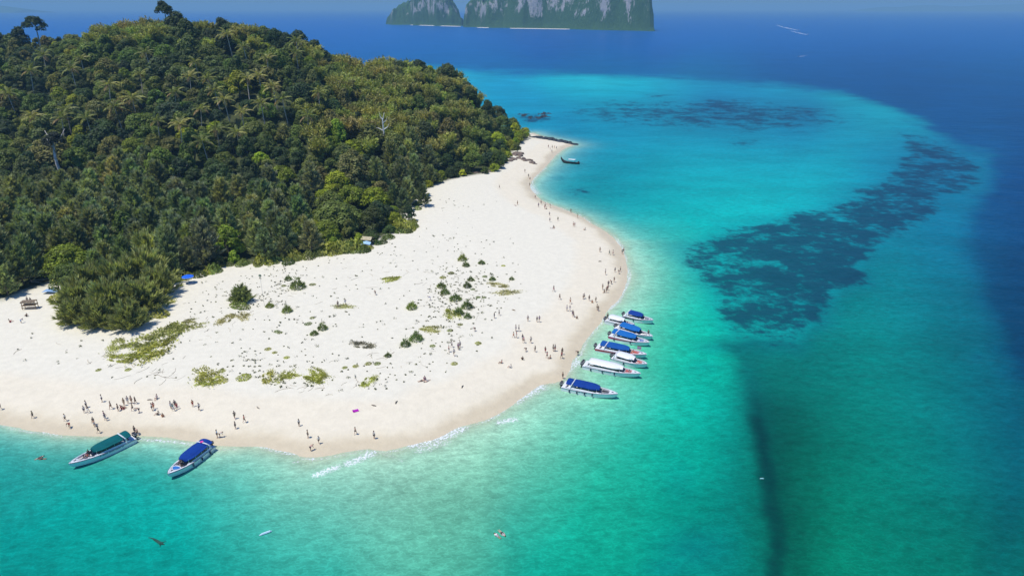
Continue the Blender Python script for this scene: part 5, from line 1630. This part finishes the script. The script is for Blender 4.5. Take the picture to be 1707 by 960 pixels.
tag(mb.build("buoy", PAINT, loc=(float(w[0]), float(w[1]), 0), rot=(0, 0, 0), color=(.35, .7, .7)), "tiny pale buoy over the dark channel on the right", "buoy")

# ------------------------------------------------------------------ limestone islands
def karst_material():
    m, nt, b = mat("limestone_and_jungle")
    g = nt.nodes.new("ShaderNodeNewGeometry"); pos = g.outputs["Position"]
    sx = nt.nodes.new("ShaderNodeSeparateXYZ"); LK(nt, g.outputs["Normal"], sx.inputs[0])
    sp = nt.nodes.new("ShaderNodeSeparateXYZ"); LK(nt, pos, sp.inputs[0])
    mp = N(nt, "ShaderNodeMapping"); LK(nt, pos, mp.inputs[0]); mp.inputs["Scale"].default_value = (1, 1, .35)
    n1 = noise_n(nt, mp.outputs[0], .022, 5, .65); n2 = noise_n(nt, mp.outputs[0], .12, 4, .7)
    v = math_n(nt, 'ADD', math_n(nt, 'MULTIPLY', sx.outputs[2], -.6), math_n(nt, 'MULTIPLY', math_n(nt, 'SUBTRACT', n1, .5), 2.2))
    v = math_n(nt, 'ADD', v, math_n(nt, 'MULTIPLY', math_n(nt, 'SUBTRACT', n2, .5), .9))
    v = math_n(nt, 'ADD', v, maprange(nt, sp.outputs[2], 5.0, 70.0, -.25, .12))
    rock = mixrgb(nt, n2, (.26, .245, .225), (.56, .53, .48))
    green = mixrgb(nt, n2, (.030, .085, .030), (.075, .15, .042))
    c = mixrgb(nt, maprange(nt, v, -.02, .16), green, rock)
    LK(nt, c, b.inputs["Base Color"]); b.inputs["Roughness"].default_value = .9; b.inputs["Specular IOR Level"].default_value = .1
    bp = nt.nodes.new("ShaderNodeBump"); bp.inputs["Strength"].default_value = 1.0; bp.inputs["Distance"].default_value = 6.0
    LK(nt, n2, bp.inputs["Height"]); LK(nt, bp.outputs[0], b.inputs["Normal"])
    return m
KM = karst_material()
SANDM = simple("pale_far_sand", (.62, .58, .52), .9)


def karst(name, prof, Y0, depth, label, seed, beaches=()):
    """prof: photo x, photo y of the base, height in metres of the crest above that base"""
    A = np.array(prof, float)
    base = P(A[:, 0], A[:, 1], 0)
    nx, nd = 220, 60
    u = np.linspace(0, 1, nx); ui = np.linspace(0, 1, len(A))
    bx = np.interp(u, ui, base[:, 0]); by = np.interp(u, ui, base[:, 1]); hh = np.interp(u, ui, A[:, 2]) * 1.33
    V = np.zeros((nd, nx, 3))
    for j in range(nd):
        v = j / (nd - 1)
        y = by + depth * v * np.sin(np.pi * np.clip(u, .03, .97)) ** .35 + 10 * vnoise(bx, by + 90 * v, 45, seed + 5)
        n_ = vnoise(bx, y, 85, seed, 3); n2_ = vnoise(bx, y, 26, seed + 1, 3)
        cliff = sstep(0.02, .16 + .14 * n_, v) ** .8 * (1 - sstep(.75, 1, v))
        skirt = 0.13 * sstep(0, .05, v) * (1 - sstep(.85, 1, v))
        z = hh * (cliff * (.88 + .28 * n_ + .26 * n2_) * .9 + skirt) * (u > 0) * (u < 1)
        z = z * sstep(0, .035, u) * sstep(0, .035, 1 - u) + 5 * n2_ * (z > 6)
        V[j, :, 0] = bx + 9 * n2_ * cliff; V[j, :, 1] = y; V[j, :, 2] = z - 1.0
    idx = np.arange(nd * nx).reshape(nd, nx)
    F = np.stack([idx[:-1, :-1], idx[:-1, 1:], idx[1:, 1:], idx[1:, :-1]], -1).reshape(-1, 4)
    o = link(name, mesh_np(name, V.reshape(-1, 3), F, KM, False))
    tag(o, label, kind='structure')
    for (xa, xb, ya, yb, w) in beaches:
        mb = MB(); p0 = P(xa, ya, 0); p1 = P(xb, yb, 0); K = 14
        for k in range(K):
            q0 = p0 + (p1 - p0) * k / K; q1 = p0 + (p1 - p0) * (k + 1) / K
            w0 = w * math.sin(math.pi * (k + .02) / K) ** .5; w1 = w * math.sin(math.pi * min(.999, (k + 1) / K)) ** .5
            mb.add([(q0[0], q0[1], .05), (q1[0], q1[1], .05), (q1[0], q1[1] + w1, 2.0), (q0[0], q0[1] + w0, 2.0)], [(0, 1, 2, 3)])
        s_ = mb.build("beach_strip", SANDM, o)


karst("limestone_island", [(642, 41, 10), (646, 41, 30), (655, 42, 55), (672, 42, 72), (684, 42, 76), (690, 43, 105), (700, 43, 112), (715, 43, 108), (728, 44, 112), (742, 44, 100), (752, 44, 70), (762, 44, 36), (771, 44, 10)], 2700, 300,
      "smaller left limestone island with cliffs and green top near the horizon", 41, [(684, 768, 42.6, 45.0, 16)])
karst("limestone_island", [(771, 45, 14), (776, 46, 62), (790, 46, 82), (800, 46, 92), (810, 47, 80), (818, 47, 100), (840, 47, 125), (870, 48, 150), (905, 48, 165), (940, 49, 170), (975, 50, 170), (1010, 51, 165), (1045, 51.5, 160), (1070, 52, 150), (1082, 52.5, 130), (1089, 52.5, 60), (1093, 52.5, 20)], 2600, 420,
      "large limestone island with pale cliff faces cut by the top of the photo", 77, [(850, 950, 48.2, 49.6, 15), (795, 815, 46.8, 47.2, 9)])


def far_ridge(name, prof, dist, label):
    A = np.array(prof, float); dx, dy, dz = ray(A[:, 0], A[:, 1])
    X = dx / dy * dist; Z = np.maximum(CAM_H + dz / dy * dist, 1)
    V = []; F = []; K = 60; xs = np.linspace(X[0], X[-1], K)
    zs = np.interp(xs, X, Z) + 6 * vnoise(xs, xs * 0, 500, 9)
    for i in range(K):
        z = max(zs[i], .5) if 0 < i < K - 1 else .2
        V += [(xs[i], dist - 300, -.5), (xs[i], dist, z), (xs[i], dist + 900, -.5)]
    for i in range(K - 1):
        a = 3 * i; F += [(a, a + 3, a + 4, a + 1), (a + 1, a + 4, a + 5, a + 2)]
    o = link(name, mesh_np(name, np.array(V), F, KM)); tag(o, label, kind='structure')
far_ridge("distant_islands", [(1440, 15), (1475, 11.5), (1500, 12.5), (1525, 9.5), (1560, 8.5), (1585, 11), (1610, 11.5), (1630, 9.5), (1660, 9), (1690, 7), (1740, 7), (1800, 12)], 17000, "low hazy blue hills along the right horizon")
far_ridge("distant_headland", [(-120, 6), (-60, 7), (0, 9.5), (15, 11.5), (30, 13.5), (42, 17)], 12000, "faint blue headland at the left end of the horizon")

# ------------------------------------------------------------------ people
SKIN = tinted("skin", .6, .06, 8)
WEAR = tinted("fabric", .85, .12, 8)
HAIRM = tinted("hair", .7, .2, 10)


def skin_mesh(name, joints, bones, m, sub=1):
    """joints: name -> (x, y, z, radius); one continuous tapered body grown on the bones"""
    names = list(joints)
    me = bpy.data.meshes.new(name + "_bones")
    me.from_pydata([joints[n][:3] for n in names], [(names.index(a), names.index(b)) for a, b in bones], [])
    o = bpy.data.objects.new(name, me); COL.objects.link(o)
    md = o.modifiers.new("skin", 'SKIN')
    lay = me.skin_vertices[0].data if me.skin_vertices else None
    if lay is None:
        me.skin_vertices.new() if hasattr(me.skin_vertices, "new") else None
        lay = me.skin_vertices[0].data
    for i, n in enumerate(names):
        r_ = joints[n][3]; r_ = r_ if hasattr(r_, "__len__") else (r_, r_)
        lay[i].radius = r_; lay[i].use_root = (i == 0)
    sb = o.modifiers.new("sub", 'SUBSURF'); sb.levels = sub; sb.render_levels = sub
    dg = bpy.context.evaluated_depsgraph_get(); dg.update()
    out = bpy.data.meshes.new_from_object(o.evaluated_get(dg)); out.name = name
    bpy.data.objects.remove(o); bpy.data.meshes.remove(me)
    out.materials.clear(); out.materials.append(m)
    out.polygons.foreach_set("use_smooth", np.ones(len(out.polygons), bool)); out.update()
    return out


def pose_joints(kind):
    J = dict(pelvis=(0, 0, .92, (.13, .10)), waist=(0, 0, 1.08, (.115, .085)), chest=(0, .0, 1.30, (.155, .10)), neck=(0, .01, 1.46, .055), head0=(0, .02, 1.54, (.075, .085)), head1=(0, .03, 1.63, (.08, .095)), crown=(0, .01, 1.71, (.06, .075)), nose=(0, .135, 1.585, .016),
             shL=(.17, 0, 1.40, .058), elL=(.24, .0, 1.14, .042), wrL=(.25, .07, .90, .030), haL=(.25, .10, .81, (.018, .040)), shR=(-.17, 0, 1.40, .058), elR=(-.24, .0, 1.14, .042), wrR=(-.25, .07, .90, .030), haR=(-.25, .10, .81, (.018, .040)),
             hiL=(.09, 0, .88, .095), knL=(.10, .02, .49, .062), anL=(.10, -.01, .09, .040), toL=(.11, .16, .035, .035), hiR=(-.09, 0, .88, .095), knR=(-.10, .02, .49, .062), anR=(-.10, -.01, .09, .040), toR=(-.11, .16, .035, .035))
    def up(**k):
        for a, b in k.items(): J[a] = tuple(b) + (J[a][3],)
    if kind == "walk":
        up(knL=(.10, .20, .50), anL=(.10, .24, .10), toL=(.11, .40, .05), knR=(-.10, -.04, .49), anR=(-.10, -.32, .16), toR=(-.11, -.22, .05), elL=(.23, -.14, 1.16), wrL=(.22, -.12, .93), haL=(.22, -.10, .84), elR=(-.23, .12, 1.17), wrR=(-.21, .32, 1.02), haR=(-.20, .39, .97))
    if kind == "camera":   # arms raised holding something before the face
        up(elL=(.24, .16, 1.22), wrL=(.10, .33, 1.44), haL=(.06, .36, 1.52), elR=(-.24, .16, 1.22), wrR=(-.10, .33, 1.44), haR=(-.06, .36, 1.52))
    if kind == "bend":
        up(waist=(0, .10, 1.02), chest=(0, .32, 1.12), neck=(0, .46, 1.16), head0=(0, .53, 1.17), head1=(0, .60, 1.15), crown=(0, .66, 1.12), nose=(0, .60, 1.03), shL=(.17, .40, 1.12), shR=(-.17, .40, 1.12), elL=(.20, .46, .86), elR=(-.20, .46, .86), wrL=(.18, .56, .64), wrR=(-.18, .56, .64), haL=(.18, .58, .56), haR=(-.18, .58, .56))
    if kind == "sit":
        d = -.78
        for n in ("pelvis", "waist", "chest", "neck", "head0", "head1", "crown", "nose", "shL", "shR"):
            a = J[n]; J[n] = (a[0], a[1] - .04 * (a[2] - .9) * 4, a[2] + d, a[3])
        up(elL=(.26, -.18, .36), wrL=(.26, -.28, .14), haL=(.26, -.28, .05), elR=(-.25, .08, .40), wrR=(-.16, .28, .42), haR=(-.14, .36, .44), hiL=(.10, .04, .12), hiR=(-.10, .04, .12), knL=(.14, .42, .42), knR=(-.14, .42, .42), anL=(.13, .66, .08), anR=(-.13, .66, .08), toL=(.13, .82, .035), toR=(-.13, .82, .035))
    if kind == "lie":
        for n in list(J):
            a = J[n]; J[n] = (a[0], a[2] - .9, .12 + a[1] * .6, a[3])
        up(haL=(.25, -.09, .06), haR=(-.25, -.09, .06))
    return J
BONES = [("pelvis", "waist"), ("waist", "chest"), ("chest", "neck"), ("neck", "head0"), ("head0", "head1"), ("head1", "crown"), ("head0", "nose"), ("chest", "shL"), ("shL", "elL"), ("elL", "wrL"), ("wrL", "haL"), ("chest", "shR"), ("shR", "elR"), ("elR", "wrR"), ("wrR", "haR"),
         ("pelvis", "hiL"), ("hiL", "knL"), ("knL", "anL"), ("anL", "toL"), ("pelvis", "hiR"), ("hiR", "knR"), ("knR", "anR"), ("anR", "toR")]
POSE = {}
for kd in ("stand", "walk", "camera", "bend", "sit", "lie"):
    J = pose_joints(kd)
    g = lambda n, k=1.0, J=J: tuple(J[n][:3]) + (tuple(v * k for v in J[n][3]) if hasattr(J[n][3], "__len__") else J[n][3] * k,)
    def mid(a, b, t, r_, J=J): return tuple(J[a][i] * (1 - t) + J[b][i] * t for i in range(3)) + (r_,)
    body = skin_mesh("person", J, BONES, SKIN)
    top = skin_mesh("shirt", dict(c=g("chest", 1.14), w=g("waist", 1.2), p=mid("pelvis", "waist", .3, (.15, .12)), sl=g("shL", 1.18), el=mid("shL", "elL", .75, .062), sr=g("shR", 1.18), er=mid("shR", "elR", .75, .062)),
                    [("c", "w"), ("w", "p"), ("c", "sl"), ("sl", "el"), ("c", "sr"), ("sr", "er")], WEAR)
    bot = skin_mesh("shorts", dict(p=g("pelvis", 1.16), hl=g("hiL", 1.15), kl=mid("hiL", "knL", .75, .088), hr=g("hiR", 1.15), kr=mid("hiR", "knR", .75, .088)),
                    [("p", "hl"), ("hl", "kl"), ("p", "hr"), ("hr", "kr")], WEAR)
    hd = Vector(J["head1"][:3]); cr = Vector(J["crown"][:3]); dirv = (cr - Vector(J["head0"][:3])).normalized()
    c = hd.lerp(cr, .35) - Vector((0, .02, 0))
    hr = MB().ball(tuple(c), (.10, .118, .095), 9, 6).mesh("hair", HAIRM, True)
    POSE[kd] = (body, top, bot, hr)

CLR = {"white": (.75, .75, .74), "black": (.012, .012, .015), "dark": (.06, .055, .06), "red": (.45, .03, .03), "navy": (.02, .03, .10), "blue": (.05, .14, .45), "light blue": (.32, .50, .68), "grey": (.36, .37, .40), "tan": (.38, .28, .18), "teal": (.04, .25, .25),
       "orange": (.60, .18, .05), "pink": (.55, .25, .30), "purple": (.20, .10, .30), "brown": (.22, .13, .08), "olive": (.13, .13, .06), "green": (.06, .20, .08), "yellow": (.6, .48, .1), "crimson": (.35, .02, .06)}
SK = [(.60, .38, .27), (.52, .33, .23), (.38, .22, .14), (.64, .45, .34)]
HR = [(.012, .010, .008), (.03, .02, .012), (.10, .06, .03)]
# place phrase -> people (photo x, y of the feet, pose, top, bottom); top None = bare skin
PEOPLE = {
 "at the far left edge of the beach": [(2, 684, "walk", "red", "brown"), (56, 698, "walk", "olive", "dark")],
 "by the left waterline": [(110, 703, "walk", "white", "dark"), (117, 714, "bend", "red", "red"), (157, 708, "stand", "black", "black"), (159, 713, "bend", "tan", "grey"), (165, 723, "walk", "black", "black"), (175, 699, "stand", "pink", "white"), (177, 703, "walk", "navy", "white")],
 "in the white-shirted trio, left beach": [(141, 688, "stand", "white", "navy"), (145, 681, "stand", "white", "dark"), (148, 690, "walk", "dark", "white")],
 "at the back of the left beach": [(171, 671, "stand", "white", "navy"), (186, 683, "walk", "dark", "brown"), (262, 666, "sit", "grey", "grey")],
 "in the big group behind the teal-canopied boat": [(198, 687, "stand", "tan", "dark"), (203, 683, "sit", "red", "crimson"), (206, 684, "sit", "brown", "red"), (208, 678, "stand", "tan", "tan"), (214, 674, "stand", "grey", "grey"), (220, 673, "stand", None, "brown"), (222, 685, "walk", "olive", "dark"), (227, 675, "walk", "black", "black"), (233, 689, "bend", "black", "dark")],
 "in the group right of the teal-canopied boat": [(254, 685, "stand", "white", "dark"), (257, 683, "walk", "red", "orange"), (264, 692, "sit", "black", "black"), (272, 697, "sit", None, "orange"), (286, 683, "stand", "white", "grey"), (290, 687, "walk", "teal", "white"), (293, 681, "stand", "dark", "dark"), (296, 684, "stand", "red", "crimson")],
 "above the navy-canopied boat": [(322, 678, "stand", "orange", "red"), (333, 686, "walk", "white", "dark")],
 "wading behind the teal-canopied boat": [(226, 725, "stand", "black", "black"), (230, 726, "bend", "dark", "brown")],
 "on the damp sand by the navy-canopied boat": [(363, 731, "stand", "light blue", "dark"), (367, 730, "bend", "white", "tan"), (352, 744, "bend", "white", "black")],
 "right of the navy-canopied boat": [(392, 699, "walk", "black", "olive"), (393, 715, "stand", "dark", "black"), (408, 705, "walk", "red", "brown")],
 "on the front sand in the middle": [(499, 712, "stand", "white", "dark"), (514, 731, "stand", "tan", "dark"), (532, 740, "walk", "white", "brown"), (518, 753, "bend", "pink", "dark"), (593, 726, "walk", None, "black"), (624, 732, "stand", "white", "dark")],
 "sunbathing on the white sand": [(703, 636, "lie", None, "dark"), (708, 633, "sit", "pink", "purple"), (712, 637, "lie", None, "grey")],
 "in the standing group on the dunes": [(748.5, 587, "stand", "crimson", "dark"), (753.5, 580, "walk", "grey", "black"), (757, 594, "walk", "grey", "tan"), (764, 584, "stand", "purple", "brown"), (767, 580, "stand", "grey", "dark")],
 "alone in the lower dunes": [(792, 553, "bend", "dark", "black")],
 "among the upper dunes": [(563.7, 512, "stand", "dark", "dark"), (576, 509, "walk", "grey", "white"), (626, 492, "bend", "black", "dark"), (717.5, 502, "bend", "blue", "white"), (824, 532, "stand", "black", "grey"), (832, 527, "walk", "navy", "black")],
 "crossing the white sand in a pair": [(895, 538, "stand", "black", "dark"), (899, 538, "walk", "purple", "tan")],
 "walking on the upper right sand": [(923, 487, "walk", "dark", "pink"), (933, 500, "walk", "black", "dark"), (880, 536, "stand", "grey", "tan")],
 "in the foursome on the white sand": [(860, 553, "stand", "grey", "grey"), (865, 553, "stand", "black", "navy"), (856, 563, "walk", None, "orange"), (861, 564, "stand", "crimson", "white")],
 "between the foursome and the shore": [(871, 568, "stand", "navy", "white"), (873, 573, "walk", "pink", "tan"), (885, 572, "walk", "grey", "dark"), (877, 587, "bend", "black", "dark"), (871, 600, "sit", "black", "black"), (836, 607, "sit", "crimson", "tan"), (851, 613, "sit", "white", "grey"), (892, 587, "walk", "dark", "brown")],
 "in the shore group by the boats": [(909, 588, "stand", "dark", "crimson"), (912, 597, "walk", "red", "black"), (917, 598, "sit", "brown", "black"), (922, 587, "stand", "black", "dark"), (925, 587, "stand", "grey", "red"), (937, 592, "stand", "black", "brown"), (936, 599, "walk", "crimson", "dark"), (963.5, 592, "bend", "black", "black"), (938, 632, "stand", "brown", "dark")],
 "in the strolling cluster above the boats": [(950.5, 507, "walk", None, "orange"), (945, 519, "stand", "white", "grey"), (950, 520, "walk", "grey", "white"), (954.6, 527, "stand", "black", "purple"), (956, 529, "walk", "dark", "black"), (961.5, 532, "sit", "brown", "dark")],
 "in the row facing the right surf": [(972, 499, "stand", "dark", "brown"), (974, 499, "walk", "grey", "black"), (982, 502, "stand", "black", "dark"), (987, 505, "sit", "orange", "tan"), (993, 504, "walk", "tan", "black"), (995, 518, "stand", "olive", "dark"), (997, 520, "walk", "brown", "black")],
 "in the tight cluster at the right surf": [(1004.5, 483, "stand", "dark", "tan"), (1007.5, 488, "sit", "olive", "brown"), (1013, 484, "stand", "crimson", "black"), (1011, 488, "walk", "brown", "dark"), (1014, 478, "stand", "navy", "black"), (1019, 474, "bend", None, "dark"), (1023.6, 471, "walk", "dark", "tan")],
 "at the right point of the beach": [(1025, 454, "stand", "grey", "dark"), (1031.6, 456, "bend", None, "navy"), (1034, 453, "stand", None, "black"), (1009, 459, "stand", "grey", "tan"), (1000, 421, "stand", None, "tan"), (1015.7, 425, "walk", "dark", "teal"), (1021.7, 426, "stand", None, "crimson"), (1037, 424, "walk", "green", "dark"), (1039.5, 421, "stand", "tan", "black")],
 "along the bay shore": [(975, 384, "sit", "dark", "brown"), (955.6, 378, "stand", None, "orange"), (958, 378, "stand", "pink", "tan"), (951.6, 355, "stand", None, "brown"), (962.5, 364, "stand", None, "tan"), (930, 369, "stand", "green", "dark"), (923, 380, "sit", "black", "dark"), (920.6, 381, "lie", "white", "grey"), (916.5, 370, "walk", "grey", "dark"), (916, 360, "stand", "grey", "black"),
                         (917, 347, "stand", "tan", "white"), (911, 349, "sit", None, "dark"), (908, 348, "stand", None, "crimson"), (909, 345, "stand", "white", "tan"), (902, 341, "stand", "dark", "dark"), (897.7, 346, "stand", "purple", "black")],
 "at the inner curve of the bay": [(862.6, 342, "stand", "tan", "brown"), (859, 343, "lie", "grey", "grey"), (832.5, 315, "walk", "dark", "dark"), (892, 331, "bend", "dark", "black"), (883, 311, "stand", "black", "brown"), (883.5, 299, "sit", "pink", "tan"), (881, 296, "stand", "dark", "dark"), (875, 288, "walk", "brown", "dark")],
 "near the cape rocks": [(914, 247, "stand", "red", "dark"), (917, 251, "stand", "pink", "grey"), (920.5, 248, "stand", "tan", "dark"), (924, 248, "walk", None, "orange"), (927.6, 249, "stand", "grey", "dark"), (920, 255, "walk", "navy", "dark")],
 "on the shaded left sand": [(17, 538, "sit", "brown", "red"), (36, 540, "bend", "blue", "light blue"), (47, 506, "stand", "navy", "dark"), (52, 505, "stand", "dark", "dark"), (45, 528, "sit", "dark", "black")],
 "by the wood near the blue parasol": [(285, 474, "stand", "white", "black"), (288, 477, "sit", "dark", "grey")],
}
ORD = ["leftmost", "second from left", "third from left", "fourth from left", "fifth from left", "sixth from left", "seventh from left", "eighth from left", "ninth from left", "tenth from left"]
VERB = {"stand": "standing", "walk": "walking", "camera": "holding up a camera", "bend": "bending forward", "sit": "sitting", "lie": "lying down"}


def add_person(loc, kd, top, bot, label, rz=None, group=None, scale=None):
    body, tp, bt, hr = POSE[kd]
    sk = rnd.choice(SK); s = scale or rnd.uniform(.88, 1.02)
    o = link("person", body, None, loc, (0, 0, rnd.uniform(0, 6.28) if rz is None else rz), s, sk)
    tag(o, label, "person", group)
    if top: link("shirt", tp, o, color=CLR[top])
    link("shorts", bt, o, color=CLR[bot]); link("hair", hr, o, color=rnd.choice(HR))
    return o


for place, lst in PEOPLE.items():
    lst = sorted(lst)
    look = {}
    for q in lst: look.setdefault((q[2], q[3], q[4]), []).append(q)
    for i, (px, py, kd, top, bot) in enumerate(lst):
        h = hit(px, py, 0)
        x, y = (h[0], h[1]) if h else P(px, py, 0)
        z = max(float(hgt(x, y)), -.55)
        wear = ("in %s top and %s bottoms" % (top, bot)) if top and top != bot else ("in all %s" % top if top else "bare-chested in %s shorts" % bot)
        lab = "person %s, %s, %s" % (wear, VERB[kd], place)
        if len(lab.split()) > 16: lab = "person %s, %s" % (wear, place)
        add_person((float(x), float(y), z), kd, top, bot, lab, group="people on the beach")

# swimmers: only head, shoulders and arms clear the water
for px, py, top, bot, lab in [(66, 763, "black", "black", "dark swimmer left of the teal-canopied boat, left one of two"), (70, 765, "dark", "black", "dark swimmer left of the teal-canopied boat, right one of two"),
                              (837, 889, "grey", "dark", "swimmer in grey at the bottom centre of the water"), (829, 893, "white", "grey", "snorkeller in pale top lying beside the grey swimmer")]:
    w = P(px, py, 0)
    add_person((float(w[0]), float(w[1]), -.06), "lie", top, bot, lab, rz=rnd.uniform(0, 6), group="swimmers in the shallows")


# people aboard
def aboard(bt, s, y, kd, top, bot, lab, z=.45):
    t, a, b, L = bt
    e = t.matrix_basis @ Vector((s * L, y, z))
    p = Vector((a[0], a[1], 0)) + Matrix.Rotation(t.rotation_euler.z, 3, 'Z') @ Vector((s * L, y, z))
    add_person(tuple(p), kd, top, bot, lab, rz=t.rotation_euler.z + rnd.uniform(0, 6), group="people aboard the boats")
aboard(boat_g, .70, .45, "sit", "white", "dark", "person in white top seated at the front of the teal-canopied boat's bow")
aboard(boat_g, .72, -.30, "sit", "red", "crimson", "person in red seated in the bow of the teal-canopied boat", .62)
aboard(boat_g, .76, .35, "sit", "dark", "navy", "person in dark clothes seated deepest in the teal-canopied boat's bow", .62)
aboard(boat_g, .78, -.15, "sit", "grey", "black", "person in grey seated nearest the tip of the teal-canopied boat's bow", .62)
aboard(boat_g, .68, -.55, "stand", "dark", "black", "person in black standing at the teal canopy's front edge", .35)
aboard(boat_b, .69, .2, "stand", "black", "black", "person in black standing before the navy canopy", .35)
aboard(boat_b, .68, -.4, "sit", "white", "grey", "person in white sitting by the navy canopy's front edge", .6)
aboard(boats[1], .80, .0, "sit", "navy", "dark", "person in navy sitting in the white hardtop boat's bow", .62)
aboard(boats[3], .72, .2, "sit", "orange", "red", "person in orange sitting in the red-striped boat's bow", .62)
aboard(boats[5], .88, .0, "stand", "black", "dark", "person in black standing on the bow of the half-hidden blue-canopied boat", .9)
aboard(boats[6], .02, .2, "stand", "black", "dark", "person in black at the stern of the small white-roofed boat", .6)
aboard(boats[6], .75, .1, "sit", "dark", "tan", "person sitting in the bow of the small white-roofed boat", .6)
